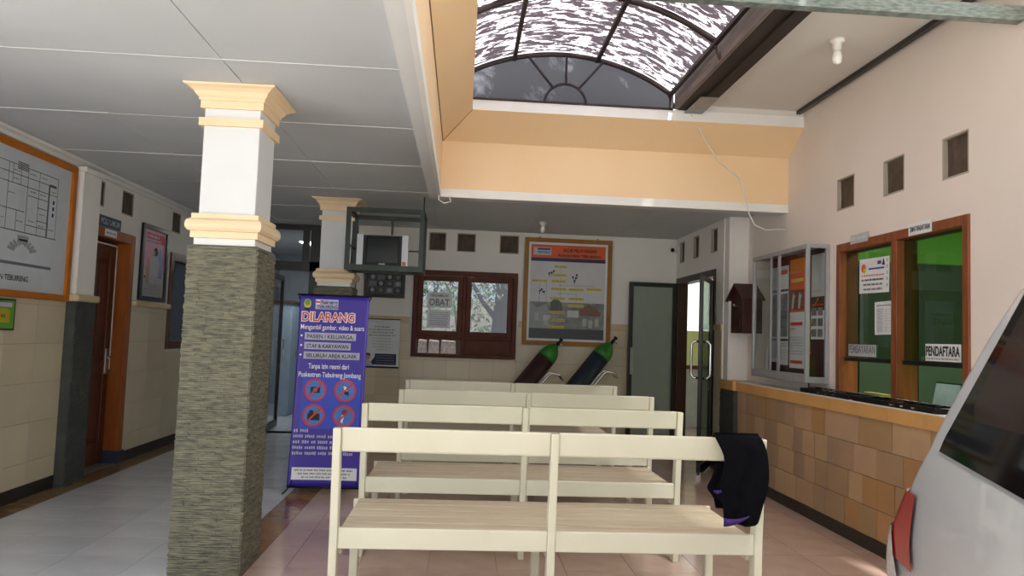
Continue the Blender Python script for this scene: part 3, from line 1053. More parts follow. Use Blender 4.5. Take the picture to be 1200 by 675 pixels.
# office behind it
of = struct(MB().box(6.2, 6.3, 3.4, 7.6, -.06, 2.9).box(XR + .16, 6.3, 3.3, 3.4, -.06, 2.9).box(XR + .16, 6.2, 7.5, 7.58, -.06, 2.9).build('wall_office', green_wall))
MB().box(XR + .16, XR + .17, 3.4, 4.2, 0, 2.9).box(XR + .16, XR + .17, 5.9, 7.5, 0, 2.9).build('inner_face', green_wall, of)
struct(MB().box(XR + .16, 6.3, 3.3, 7.6, 2.9, 2.95).build('ceiling_office', ceilp))
struct(MB().box(2.9, 6.3, 3.2, 7.6, -.055, -.004).build('floor_office', marble))
cb = tag(empty('filing_cabinet', (4.05, 7.2, 0)), 'tall dark grey-green cabinet inside the office behind the ticket window', 'cabinet')
gcm = mat('dark_green_grey_cabinet', '#333d33', .4, var=.1)
MB().box(-.86, .92, -.22, .25, 0, 2.2).build('body', gcm, cb, bevel=.01)
for x in (-.84, -.25, .34):
    q = MB().box(x, x + .57, -.24, -.222, .05, 2.15).build('door', gcm, cb, bevel=.005)
    MB().box(x + .51, x + .53, -.255, -.241, .95, 1.1).build('handle', chrome, q)
dk = tag(empty('office_desk', (3.75, 5.0, 0)), 'dark wooden office desk inside behind the ticket counter', 'desk')
MB().box(-.35, .35, -1.2, 1.2, .72, .76).build('top', wood_d, dk)
for sx_ in (-.32, .28):
    for sy_ in (-1.15, 1.1):
        MB().box(sx_, sx_ + .05, sy_, sy_ + .05, 0, .719).build('leg', wood_d, dk)
oc = tag(empty('ceiling_lamp', (4.3, 5.4, 2.9)), 'square white ceiling lamp added unseen to light the green office', 'lamp')  # fixture and its light added to brighten the office
MB().box(-.25, .25, -.25, .25, -.04, 0).build('housing', whitep, oc)
MB().box(-.22, .22, -.22, .22, -.05, -.041).build('diffuser', lampm, oc)
ld = bpy.data.lights.new('lamp_light', 'AREA')
ld.energy = 22
ld.size = .45
ld.color = (1, .97, .9)
lo = bpy.data.objects.new('lamp_light', ld)
COL.objects.link(lo)
lo.parent = oc
lo.location = (0, 0, -.07)

# things on the ticket window
def sheet_r(name, y_hi, y_lo, z0_, z1_, x, m, label, cat, tilt=0, t=.003):
    root = empty(name, (x, (y_hi + y_lo) / 2, z0_))
    tag(root, label, cat)
    hw = (y_hi - y_lo) / 2
    MB().box(-t, 0, -hw, hw, 0, z1_ - z0_).build('sheet', m, root)
    root.rotation_euler = (tilt, 0, 0)
    return root, Print(root, on_right(hw, 0, -t)), 2 * hw, z1_ - z0_


q, P_, W_, H_ = sheet_r('window_sign', 5.60, 5.35, 2.155, 2.225, XR - .017, paper_g, 'small faded white plate on the left head of the ticket window', 'sign')
P_.text('TEMPAT PEMBAYARAN', W_ / 2, .022, .035, paper, wd=W_ * .85)
P_.done()
q, P_, W_, H_ = sheet_r('window_sign', 4.84, 4.59, 2.12, 2.20, XR - .017, paper, 'white plate reading TEMPAT PENDAFTARAN on the window head', 'sign')
P_.text('TEMPAT PENDAFTARAN', W_ / 2, .022, .05, ink, wd=W_ * .88, off=.001)
P_.done()
q, P_, W_, H_ = sheet_r('window_poster', 5.57, 5.17, 1.77, 2.03, XR + .04, paper, 'white bank-account poster with orange logo on the left pane', 'poster', .02)
P_.disc(.06, .19, .033, orange_i, 'logo_disc')
P_.disc(.075, .17, .02, yellow_i, 'logo_disc', .002)
P_.rect(.13, .175, .34, .187, blue_i, 'blue_line')
P_.rect(.25, .21, .3, .235, blue_i, 'blue_line')
P_.poly([(.31, .2), (.35, .2), (.34, .225), (.335, .245), (.325, .245), (.32, .225)], ink, 'logo_figure')
for i, (m_, h_) in enumerate(((orange_i, .014), (ink, .018), (ink, .018), (ink, .018))):
    P_.words(.03 + .03 * (i > 1), .125 - i * .035, .32 - .06 * (i > 1), h_, m_)
for i in range(5):
    P_.rect(.375, .04 + i * .045, .385, .065 + i * .045, ink_g, 'printed_text_lines')
P_.done()
q, P_, W_, H_ = sheet_r('price_list', 5.35, 5.10, 1.46, 1.70, XR + .04, paper, 'white printed price list sheet low on the left pane', 'notice', -.01)
P_.words(.03, .205, .19, .014, ink_g)
for i in range(11):
    P_.rect(.02, .02 + i * .016, W_ - .02, .0225 + i * .016, ink_l, 'table_line')
    P_.words(.03, .025 + i * .016, .08, .007, ink_g)
P_.rect(.15, .02, .153, .18, ink_l, 'table_line')
P_.done()
q, P_, W_, H_ = sheet_r('counter_sign', 5.72, 5.33, 1.295, 1.385, XR + .038, paper_g, 'weathered grey sign reading PEMBAYARAN at the foot of the left pane', 'sign')
P_.text('PEMBAYARAN', W_ / 2, .025, .085, ink_g, wd=W_ * .95, off=.002)
P_.done()
q, P_, W_, H_ = sheet_r('counter_sign', 4.74, 4.39, 1.29, 1.40, XR + .038, paper, 'white sign reading PENDAFTARA at the foot of the right pane', 'sign')
P_.text('PENDAFTARA', W_ / 2, .035, .085, ink, wd=W_ * .96, off=.003)
P_.words(.01, .01, W_ - .02, .012, ink_g)
P_.done()


# trays on the counter ledge
def tray(x, y, ln, label):
    r_ = tag(empty('document_tray', (x, y, .98)), label, 'tray', 'trays on the counter ledge')
    MB().box(-.13, .10, -ln / 2, ln / 2, .0, .012).build('base', black_pl, r_, bevel=.004)
    MB().box(-.135, -.12, -ln / 2, ln / 2, .0, .035).box(.09, .105, -ln / 2, ln / 2, 0, .035).box(-.12, .09, -ln / 2, -ln / 2 + .015, 0, .035).box(-.12, .09, ln / 2 - .015, ln / 2, 0, .035).build('rim', black_pl, r_, bevel=.004)
    for k in range(9):
        y_ = -ln / 2 + .06 + k * (ln - .12) / 8
        MB().tube([(-.12, y_, .03), (-.03, y_ + .015, .045), (.08, y_, .03)], .004, 6).build('wire', black_pl, r_, True)
    for k in range(3):
        MB().box(-.140, -.135, -ln / 2 + .2 + .12 * k, -ln / 2 + .23 + .12 * k, .012, .022).build('clip', chrome, r_)
    return r_


t1 = tray(2.96, 5.72, .78, 'black wire tray at the far end of the counter ledge, paper inside')
t2 = tray(2.95, 4.78, .95, 'black wire tray nearer the white van on the counter ledge')
q = tag(MB().box(3.06, 3.12, 5.28, 5.55, .986, 1.03).build('receipt_book', mat('olive_yellow_book', '#8a8a3e', .5, var=.15), bevel=.004), 'olive yellow receipt book inside the left ticket opening', 'book')
q = tag(MB().tube([(2.93, 6.16, .986), (2.93, 6.17, 1.04), (2.92, 6.15, 1.075), (2.90, 6.12, 1.06)], .006, 6).build('stapler', black_pl, None, True), 'thin black bent pen standing on the ledge beyond the trays', 'pen')


def holder(x, y, wd, h, m, label):
    r_ = tag(empty('leaflet_holder', (x, y, .986)), label, 'holder', 'leaflet holders in the ticket opening')
    MB().hexa([(-.02, -wd / 2, 0), (.03, -wd / 2, 0), (.03, wd / 2, 0), (-.02, wd / 2, 0), (.01, -wd / 2, h), (.02, -wd / 2, h), (.02, wd / 2, h), (.01, wd / 2, h)]).build('pocket', clear_g, r_)
    MB().box(-.03, .05, -wd / 2, wd / 2, -.002, .003).build('base', clear_g, r_)
    MB().hexa([(-.026, -wd / 2 + .01, .01), (-.022, -wd / 2 + .01, .01), (-.022, wd / 2 - .01, .01), (-.026, wd / 2 - .01, .01), (.004, -wd / 2 + .01, h - .01), (.007, -wd / 2 + .01, h - .01), (.007, wd / 2 - .01, h - .01), (.004, wd / 2 - .01, h - .01)]).build('leaflet', m, r_)


holder(3.105, 4.62, .26, .17, mat('pale_mint_paper', '#a9c4ba', .4, scale=12, col2='#8fb3a8'), 'pale mint leaflet in a clear holder inside the right opening')
holder(3.105, 4.38, .2, .22, mat('olive_paper', '#6f7a4e', .4, var=.15), 'olive green leaflet in a clear holder nearest the white van')

# ------------------------------------------------------------------ display case on the right wall
dc = tag(empty('display_case', (XR, 6.53, 1.06)), 'aluminium glass-fronted notice display case with posters on right wall', 'display case')
hw, dp, hh = .575, .2, 1.14
b_ = .032
f = MB()
for y in (-hw, hw - b_):
    f.box(-dp, -dp + b_, y, y + b_, 0, hh).box(-b_, 0, y, y + b_, 0, hh).box(-dp + b_, -b_, y, y + b_, 0, .05).box(-dp + b_, -b_, y, y + b_, hh - b_, hh)
f.box(-dp, -dp + b_, -hw + b_, hw - b_, hh - .04, hh).box(-dp, -dp + b_, -hw + b_, hw - b_, 0, .07)
f.build('frame', alu, dc, bevel=.003)
MB().box(-dp + b_, 0, -hw + b_, hw - b_, 0, .012).box(-dp + b_, 0, -hw + b_, hw - b_, hh - .012, hh).build('top_and_bottom', alu, dc)
MB().box(-.012, 0, -hw + b_, hw - b_, .012, hh - .012).build('backboard', mat('maroon_backboard', '#3b1c17', .6, var=.1), dc)
fm = MB()
for y, w_ in ((.15, .016), (-.035, .016), (-.01, .012)):
    fm.box(-dp + .005, -dp + .02, y, y + w_, .07, hh - .04)
fm.build('sliding_rail', alu, dc)
for a, b in ((-hw + b_, -.035), (.002, .15), (.166, hw - b_)):
    MB().box(-dp + .012, -dp + .016, a, b, .07, hh - .04).build('front_glass', clear, dc)
for y in (-hw + .012, hw - .016):
    MB().box(-dp + b_, -b_, y, y + .004, .05, hh - b_).build('side_glass', clear, dc)
# calendars and posters pinned inside: u runs toward the camera (-Y)
XI = XR - .014


def pin(name, yh, yl, z0_, z1_, m, label, cat='poster'):
    return sheet_r(name, yh, yl, z0_, z1_, XI, m, label, cat)


q, P_, W_, H_ = pin('pinned_chart', 7.06, 6.90, 1.20, 2.10, paper_g, 'tall pale chart behind glass at the far left of display case')
P_.rect(0, .66, W_, .68, ink_g)
P_.rect(0, .20, W_, .22, ink_g)
P_.rect(.01, .24, W_ - .01, .64, pr_, 'printed_photo')
for i in range(8):
    P_.words(.02, .18 - i * .02, W_ - .04, .01, ink_g)
    P_.words(.02, .86 - i * .02, W_ - .04, .01, ink_l)
P_.done()
q, P_, W_, H_ = pin('pinned_chart', 6.885, 6.705, 1.18, 2.10, paper, 'white chart with landscape photo between display case rails')
P_.rect(0, .68, W_, .70, ink)
P_.rect(0, .22, W_, .24, ink)
P_.rect(.01, .26, W_ - .01, .66, mat('printed_landscape', '#7d858c', .5, scale=8, col2='#4a5257'), 'printed_photo')
P_.rect(.02, .84, W_ - .02, .88, red_i, 'red_line')
for i in range(8):
    P_.words(.02, .19 - i * .02, W_ - .04, .01, ink_g)
P_.done()
q, P_, W_, H_ = pin('health_poster', 6.67, 6.37, 1.16, 2.14, paper, 'orange and white health poster with hands in display case')
P_.rect(0, .50, W_, H_, orange_i, 'orange_field')
P_.rect(0, .85, W_, H_, mat('amber_ink', '#d9822b', .5), 'orange_field', .0015)
P_.rect(.03, .77, W_ - .03, .80, yellow_i, 'yellow_label', .002)
P_.rect(.01, .52, W_ - .01, .70, mat('brick_ink', '#6e2415', .5), 'printed_photo', .002)
for k in range(2):
    P_.poly([(.04 + .13 * k, .53), (.08 + .13 * k, .53), (.10 + .13 * k, .62), (.12 + .13 * k, .66), (.09 + .13 * k, .65), (.07 + .13 * k, .68), (.05 + .13 * k, .62)], paper_g, 'printed_hand', .003)
P_.rect(.02, .38, W_ - .04, .41, red_i, 'red_line', .002)
P_.words(.02, .34, .12, .02, red_i)
for i in range(7):
    P_.words(.02, .27 - i * .025, W_ - .05, .012, ink_l)
P_.rect(.02, .04, W_ - .04, .07, red_i, 'red_line', .002)
P_.done()
q, P_, W_, H_ = pin('pinned_sheet', 6.25, 6.02, 1.78, 2.14, paper_g, 'upper blank grey-white sheet at near end of display case', 'notice')
P_.words(.02, .04, W_ - .04, .014, ink_l)
P_.done()
q, P_, W_, H_ = pin('pinned_sheet', 6.25, 6.02, 1.42, 1.66, paper, 'lower sheet of small photos at near end of display case', 'notice')
for i in range(2):
    for j in range(3):
        P_.rect(.01 + i * .11, .02 + j * .09, .10 + i * .11, .085 + j * .09, pr_ if (i + j) % 2 else ink_g, 'printed_photo')
P_.rect(.01, .285, W_ - .01, .295, red_i, 'red_line')
P_.done()
gb = tag(empty('gold_garland', (XI - .1, 6.08, 1.14)), 'gold bell garland hanging in the near end of display case', 'garland')
for k in range(7):
    z = .04 + k * .058
    y = .012 * math.sin(k * 2)
    MB().lathe([(.004, .045), (.010, .04), (.014, .02), (.022, .002), (.020, 0)], 10, Matrix.Translation((0, y, z))).build('bell', gold, gb, True)
MB().tube([(0, 0, .04), (0, .006, .25), (0, 0, .50), (.08, 0, .62)], .003, 6).build('cord', gold, gb)
MB().box(.07, .09, -.01, .01, .61, .63).build('pin', gold, gb)

# house-shaped suggestion box
hb = tag(empty('suggestion_box', (XR - .003, 7.50, 1.47)), 'brown house-shaped wooden suggestion box beside the display case', 'box')
hwood = mat('suggestion_box_wood', '#3d1c16', .45, var=.2)
MB().prism([(-.165, 0), (.165, 0), (.165, .36), (0, .47), (-.165, .36)], 'x', -.2, 0).build('body', hwood, hb, bevel=.004)
for s_ in (-1, 1):
    MB().prism([(0, .485), (0, .507), (s_ * .235, .345), (s_ * .235, .325)] if s_ > 0 else [(0, .507), (0, .485), (s_ * .235, .325), (s_ * .235, .345)], 'x', -.235, 0).build('roof', hwood, hb)
MB().box(-.205, -.2, -.07, .07, .24, .255).build('slot', dark, hb)
MB().box(-.206, -.2, -.09, .09, .05, .14).build('front_door', hwood, hb, bevel=.003)
MB().box(-.21, -.2, .08, .10, .28, .30).build('hinge', chrome, hb)

# ------------------------------------------------------------------ ceiling, beams, skylight well
ce = struct(MB().box(XL - .1, -.33, -2.5, YB + .25, H + .012, H + .06).box(-.33, XR + .1, 6.95, YB + .25, H + .012, H + .06).build('ceiling', ceilp))  # unseen front stretch over the camera added to hold back outside light
ys = [-1.78 + 1.12 * k for k in range(11)] + [YB + .2]
for (xa, xb) in ((-3.27, -2.333), (-2.333, -1.265), (-1.265, -.345)):
    for a, b in zip(ys, ys[1:]):
        g = .0025
        dz = random.uniform(0, .004)
        MB().box(xa + g, xb - g, a + g, b - g, H + dz, H + .012).build('panel', ceilp, ce)
for (xa, xb) in ((-.345, .8), (.8, 1.95), (1.95, 3.0)):
    for a, b in ((6.95, 8.3), (8.3, YB)):
        dz = random.uniform(0, .004)
        MB().box(xa + .0025, xb - .0025, a + .0025, b - .0025, H + dz, H + .012).build('panel', ceilp, ce)
jm = mat('joint_filler', '#c9cbca', .8)
jb = MB()
for a in ys[1:-1]:
    jb.box(-3.2, -.36, a - .006, a + .004, H - .0015, H + .006)
jb.build('joint_tape', jm, ce)
# soffit strips round the well
t_ = struct(MB().box(-.345, -.265, -2.5, 6.95, 2.60, H + .06).build('trim_7', soffit))
t_ = struct(MB().box(-.265, XR, 6.80, 6.95, 2.60, H + .06).build('trim_8', soffit))
# side of the well: white lip, peach panel, sloped peach cove, white top band
well = struct(empty('trim_9'))
MB().box(-.265, -.235, -1.4, 6.80, 2.595, 2.67).box(-.265, XR, 6.77, 6.80, 2.595, 2.67).build('lip', whitep, well)
MB().box(-.27, -.24, -1.4, 6.80, 2.67, 3.11).build('left_panel', peach, well)
MB().box(-.27, XR, 6.775, 6.80, 2.67, 3.11).build('back_panel', peach, well)
MB().hexa([(-.24, -1.4, 3.11), (-.24, 6.775, 3.11), (.02, 6.46, 3.32), (.02, -1.4, 3.32), (-.27, -1.4, 3.13), (-.27, 6.80, 3.13), (-.01, 6.50, 3.34), (-.01, -1.4, 3.34)]).build('left_cove', peach, well)
MB().hexa([(-.24, 6.775, 3.11), (XR, 6.775, 3.11), (XR, 6.46, 3.32), (.02, 6.46, 3.32), (-.24, 6.80, 3.13), (XR, 6.80, 3.13), (XR, 6.50, 3.34), (.0, 6.50, 3.34)]).build('back_cove', peach, well)
MB().box(.02, XR, 6.46, 6.50, 3.32, 3.415).build('top_band', whitep, well)
MB().box(-.01, .02, -1.4, 6.50, 3.32, 3.39).build('left_top_band', peach_t, well)
MB().tube([(-.236, -1.4, 3.108), (-.236, 6.77, 3.108), (.018, 6.465, 3.318)], .0035, 6).build('joint_line', mat('dark_joint', '#7d5b38', .8), well)

# barrel vault skylight
sk = tag(empty('skylight', (.8, 1.5, 3.41)), 'arched barrel-vault skylight with weathered sheets and rusty steel ribs', 'skylight')
VC, VB = .80, 3.41
HW, SP, RISE = .99, 3.575 - 3.41, .305
Rv = (HW * HW + RISE * RISE) / (2 * RISE)
amax = math.asin(HW / Rv)


def arc(a, dr=0):
    return (Rv + dr) * math.sin(a), SP + RISE - Rv + (Rv + dr) * math.cos(a)


ribs_y = [6.47, 5.27, 4.07, 2.87, 1.67, .47, -.73]  # two nearest bays, out of view, added to let in more skylight
na = 20
for y in ribs_y:
    pts = [(arc(-amax + 2 * amax * k / na, -.02)[0], y - 1.5, arc(-amax + 2 * amax * k / na, -.02)[1]) for k in range(na + 1)]
    MB().tube(pts, .022, 6).build('rib', rust, sk, True)
pa = [-amax, -.42 * amax, .30 * amax, amax]
for a in pa:
    x, z = arc(a, -.035)
    MB().bar((x, -2.3, z), (x, 4.97, z), .034, .03).build('purlin', rust, sk)
x, z = arc(.98 * amax, -.02)
for y in ribs_y:
    MB().tube([(x, y - 1.5, z), (x + .05, y - 1.5, z - .13), (x + .19, y - 1.5, z - .14)], .016, 6).build('bracket', rust, sk)
segs = [-1.0, -.42, .30, 1.0]
for ya, yb_ in zip(ribs_y[1:], ribs_y):
    for s0, s1 in zip(segs, segs[1:]):
        vs, fs = [], []
        n = 8
        for k in range(n + 1):
            a = amax * (s0 + (s1 - s0) * k / n)
            x, z = arc(a, .01)
            vs += [(x, ya - 1.5 + .004, z), (x, yb_ - 1.5 - .004, z)]
        for k in range(n):
            fs.append((2 * k, 2 * k + 1, 2 * k + 3, 2 * k + 2))
        MB().add(vs, fs).build('roof_sheet', vault_m, sk, True)
# lunette at the far end
vs = [(-HW, 4.985, 0)] + [(arc(-amax + 2 * amax * k / 24)[0], 4.985, arc(-amax + 2 * amax * k / 24)[1]) for k in range(25)] + [(HW, 4.985, 0)]
MB().add(vs, [tuple(range(len(vs)))]).build('lunette_sheet', lun, sk)
fan = MB()
cz = .0
fan.tube([(.035 + .185 * math.cos(PI * k / 14), 4.965, cz + .185 * math.sin(PI * k / 14)) for k in range(15)], .012, 6)
for a in (52, 90, 128):
    c_, s_ = math.cos(math.radians(a)), math.sin(math.radians(a))
    L1 = .43 if a == 90 else .52
    fan.tube([(.035 + .19 * c_, 4.965, .19 * s_), (.035 + L1 * c_ * (1.05 if a != 90 else 1), 4.965, min(L1 * s_, .445))], .011, 6)
fan.build('fan_bars', rust, sk, True)
MB().box(-HW, HW, 4.95, 4.98, 0, .018).box(HW - .02, HW + .01, 4.95, 4.98, 0, SP).build('bottom_rail', rust, sk)
# left upstand, hidden from the hall but closing the roof
MB().box(-HW - .03, -HW, -2.3, 5.0, -.05, SP + .02).build('upstand', oldwood, sk)

# gutter beams right of the vault
gt = struct(empty('trim_10'))
MB().box(1.812, 1.845, -1.0, 6.46, 3.42, 3.562).build('fascia_board', oldwood, gt)
MB().box(1.845, 1.96, -1.0, 6.46, 3.415, 3.43).build('gutter_board', darkwood, gt)
MB().box(1.96, 2.06, -1.0, 6.46, 3.395, 3.47).build('beam', darkwood, gt)
MB().box(1.90, 2.06, 6.0, 6.45, 3.387, 3.394).build('zinc_flashing', zinc, gt)
rc = struct(MB().box(2.06, XR + .16, -1.0, 6.47, 3.47, 3.50).build('ceiling_right', roofw))
MB().box(2.93, 2.965, -1.0, 6.46, 3.435, 3.47).build('batten', blackp, rc)
struct(MB().box(1.84, XR + .16, 6.47, 6.53, 3.40, 3.52).build('roof_closure', roofw))
struct(MB().box(-.3, XR + .16, 6.5, 6.95, 3.35, 3.38).build('roof_slab', ceilp))
# lamp on the right ceiling
cl = tag(empty('bulb_lamp', (2.50, 4.89, 3.47)), 'white bulb holder with compact fluorescent bulb on the sloping right ceiling', 'lamp')
MB().lathe([(.05, 0), (.05, -.02), (.032, -.03), (.028, -.075), (.03, -.08)], 16).build('holder', white_pl, cl, True)
MB().lathe([(.014, -.08), (.03, -.09), (.033, -.13), (.027, -.165), (.01, -.175)], 14).build('bulb', mat('bulb_glass', '#f0efe9', .25), cl, True)
cl = tag(empty('bulb_lamp', (.90, 8.65, H)), 'small bare bulb in a white holder on the rear ceiling', 'lamp')
MB().lathe([(.045, 0), (.045, -.02), (.028, -.03), (.026, -.055)], 14).build('holder', white_pl, cl, True)
MB().lathe([(.013, -.055), (.026, -.065), (.029, -.10), (.02, -.125), (.006, -.13)], 12).build('bulb', MATS['bulb_glass'], cl, True)
# steel tube across the well
tag(MB().box(-.23, XR, 3.80, 3.86, 3.17, 3.25).build('steel_beam', steel_t), 'weathered grey steel tube crossing high under the skylight', 'beam')
# security camera in the rear corner
sc_ = tag(empty('security_camera', (2.70, 9.57, 2.56)), 'small white security camera in the rear right ceiling corner', 'camera')
MB().box(.03, .08, -.01, .07, -.04, .05).build('bracket', white_pl, sc_)
MB().tube([(.04, .03, .0), (-.01, -.05, -.015)], [.035, .04], 14).build('housing', white_pl, sc_, True)
MB().tube([(-.01, -.05, -.015), (-.014, -.056, -.017)], .026, 14).build('lens', black_pl, sc_)
# white cable hanging in front of the peach panel
MBt = MB().tube([(1.95, 6.44, 3.40), (2.10, 6.55, 3.22), (2.30, 6.72, 3.05), (2.52, 6.755, 2.90), (2.60, 6.75, 2.66), (2.62, 6.745, 2.56), (2.67, 6.74, 2.46), (2.78, 6.74, 2.42), (2.9, 6.76, 2.435), (2.995, 6.78, 2.44)], .006, 6)
tag(MBt.build('cable', white_pl, None, True), 'loose white cable hanging over the peach panel to the wall', 'cable')
tag(MB().tube([(-.25, 6.70, 2.60), (-.25, 6.69, 2.55), (-.2, 6.68, 2.52), (-.14, 6.69, 2.54), (-.16, 6.7, 2.6)], .005, 6).build('cable', white_pl, None, True), 'short white cable loop under the inner corner of the peach panel', 'cable')

# ------------------------------------------------------------------ columns
def column(x, y, label):
    r_ = tag(empty('column', (x, y, 0)), label, 'column', 'slate and plaster columns')
    h = .187
    MB().box(-h + .003, h - .003, -h + .003, h - .003, 0, 1.80).build('core', slate_d, r_)
    o_ = slate_faces(MB(), -h, h, -h, h, 0, 1.80, 'LRFB').build('slate_cladding', slate, r_)
    o_['kind'] = 'stuff'
    MB().box(-.168, .168, -.168, .168, 1.80, 1.84).build('plaster_strip', whitep, r_)
    s_ = .156
    MB().box(-s_, s_, -s_, s_, 1.84, 2.62).build('shaft', mat('column_white_paint', '#d8d9da', .5, var=.02), r_, bevel=.006)

    def ringprof(prof, nm, m):
        vs, fs = [], []
        for e_, z in prof:
            vs += [(-e_, -e_, z), (e_, -e_, z), (e_, e_, z), (-e_, e_, z)]
        n = len(prof)
        for i in range(n - 1):
            for k in range(4):
                fs.append((i * 4 + k, i * 4 + (k + 1) % 4, (i + 1) * 4 + (k + 1) % 4, (i + 1) * 4 + k))
        fs.append((3, 2, 1, 0))
        fs.append(tuple((n - 1) * 4 + k for k in range(4)))
        MB().add(vs, fs).build(nm, m, r_)
    ringprof([(.185, 1.84), (.185, 1.875), (.198, 1.88), (.208, 1.895), (.210, 1.915), (.204, 1.935), (.192, 1.945), (.184, 1.95), (.184, 1.975), (.15, 1.98)], 'molding', peach_t)
    ringprof([(.150, 2.475), (.178, 2.475), (.178, 2.52), (.150, 2.52)], 'band', peach_t)
    ringprof([(.150, 2.575), (.174, 2.575), (.174, 2.617), (.182, 2.62), (.182, 2.632), (.195, 2.645), (.205, 2.665), (.225, 2.68), (.248, 2.69), (.252, 2.699), (.15, 2.699)], 'capital', peach_t)
    return r_


c1 = column(-1.335, 4.43, 'nearest column with greenish slate base, white shaft and peach capital')
c1.rotation_euler = (0, 0, math.radians(-1.0))
c2 = column(-1.315, 7.90, 'farther slate and plaster column behind the purple banner')

# ------------------------------------------------------------------ glazed partition and corridor at the rear left
pt = struct(empty('door_3'))
Y3 = 9.8
xl, xr_ = XL, -1.36
MB().box(xl, xr_, Y3 - .03, Y3 + .03, H - .07, H).box(xl, xr_, Y3 - .03, Y3 + .03, 2.10, 2.22).box(xr_ - .08, xr_, Y3 - .03, Y3 + .03, 0, H - .07).box(xl, xl + .08, Y3 - .03, Y3 + .03, 0, H - .07).box(-2.08, -2.0, Y3 - .03, Y3 + .03, 2.22, H - .07).box(-2.50, -2.42, Y3 - .03, Y3 + .03, 0, 2.10).box(-1.98, -1.83, Y3 - .03, Y3 + .03, 0, H - .07).build('frame', blackp, pt)
MB().box(xl + .08, -2.08, Y3 - .004, Y3 + .004, 2.22, H - .07).box(-1.83, xr_ - .08, Y3 - .004, Y3 + .004, 2.22, H - .07).box(-1.83, xr_ - .08, Y3 - .004, Y3 + .004, .03, 2.10).box(xl + .08, -2.50, Y3 - .004, Y3 + .004, .03, 2.10).build('pane', clear, pt)
l3, M3 = glass_leaf(pt, -2.46, Y3 + .03, math.radians(93), .8, .02, 2.08, clear, .07)
MB(M3).tube([(.70, -.02, .85), (.70, -.07, .85), (.70, -.07, 1.2), (.70, -.02, 1.2)], .012).build('handle', chrome, l3, True)
cor = struct(MB().box(XL - .1, -1.2, 14, 14.1, 0, 2.8).box(XL - .15, XL - .1, YB + .25, 14, -.06, 2.8).box(-1.36, -1.2, YB + .15, 14, -.06, 2.8).build('wall_corridor', mat('blue_grey_corridor_wall', '#a9b2ba', .6)))
struct(MB().box(XL - .1, -1.2, YB + .25, 14, 2.7, 2.76).build('ceiling_corridor', ceilp))
ctf = MB()
for i in range(5):
    for j in range(10):
        ctf.box(XL - .1 + .4 * i + .002, XL + .3 + .4 * i - .002, 10.0 + .4 * j + .002, 10.4 + .4 * j - .002, -.006, 0)
o = ctf.build('tile_field', marble, floor)
o['kind'] = 'stuff'
d4 = struct(empty('door_4'))
MB().box(-2.35, -2.27, 13.92, 14, 0, 2.1).box(-1.52, -1.44, 13.92, 14, 0, 2.1).box(-2.27, -1.52, 13.92, 14, 2.03, 2.1).build('frame', wood_d, d4)
MB().box(-2.27, -1.52, 13.96, 13.99, 0, 2.03).build('leaf', wood_d, d4)
cbn = tag(empty('wall_shelf', (-2.95, 12.6, 0)), 'pale blue cupboard standing in the corridor behind the glass door', 'cupboard')
MB().box(-.3, .3, -.7, .7, 0, 1.75).build('body', mat('pale_blue_cupboard', '#8fa3b3', .5), cbn, bevel=.01)
MB().box(-.32, .32, -.72, .72, 1.751, 1.79).build('top', mat('dark_cupboard_top', '#4a3c34', .5), cbn)
for yy in (-.69, .005):
    q = MB().box(.30, .315, yy, yy + .685, .05, 1.7).build('door', MATS['pale_blue_cupboard'], cbn)
    MB().box(.316, .33, yy + .33, yy + .35, .9, 1.0).build('handle', chrome, q)
ol = tag(empty('ceiling_lamp', (-2.3, 11.6, 2.7)), 'square white ceiling lamp in the corridor behind the partition', 'lamp')
MB().box(-.2, .2, -.2, .2, -.03, 0).build('housing', whitep, ol)
MB().box(-.18, .18, -.18, .18, -.04, -.031).build('diffuser', lampm, ol)
ld = bpy.data.lights.new('lamp_light', 'AREA')
ld.energy = 5
ld.size = .35
lo = bpy.data.objects.new('lamp_light', ld)
COL.objects.link(lo)
lo.parent = ol
lo.location = (0, 0, -.06)

# ------------------------------------------------------------------ left wall things
# site plan board; print runs along +Y, right edge at 6.40
pb = tag(empty('site_plan_board', (XL, 5.3, 1.51)), 'large orange-framed white site plan board on the near left wall', 'board')
hw, hh = 1.10, 1.115
mfr = mat('bright_orange_frame', '#b0661a', .5, var=.12, spec=.2)
MB().box(.0, .045, -hw, hw, 0, .05).box(0, .045, -hw, hw, hh - .05, hh).box(0, .045, -hw, -hw + .055, .05, hh - .05).box(0, .045, hw - .055, hw, .05, hh - .05).build('frame', mfr, pb, bevel=.004)
MB().box(.0, .02, -hw + .01, hw - .01, .01, hh - .01).build('sheet', mat('board_white', '#c3c9cf', .4, var=.03), pb)
P_ = Print(pb, on_left(-hw, 0, .0205))
gx = lambda y: y - 4.2          # board u from scene Y
gz = lambda z: z - 1.51


def L(y0_, z0_, y1_, z1_, wd=.006, m=ink_g):
    P_.line((gx(y0_), gz(z0_)), (gx(y1_), gz(z1_)), wd, m)


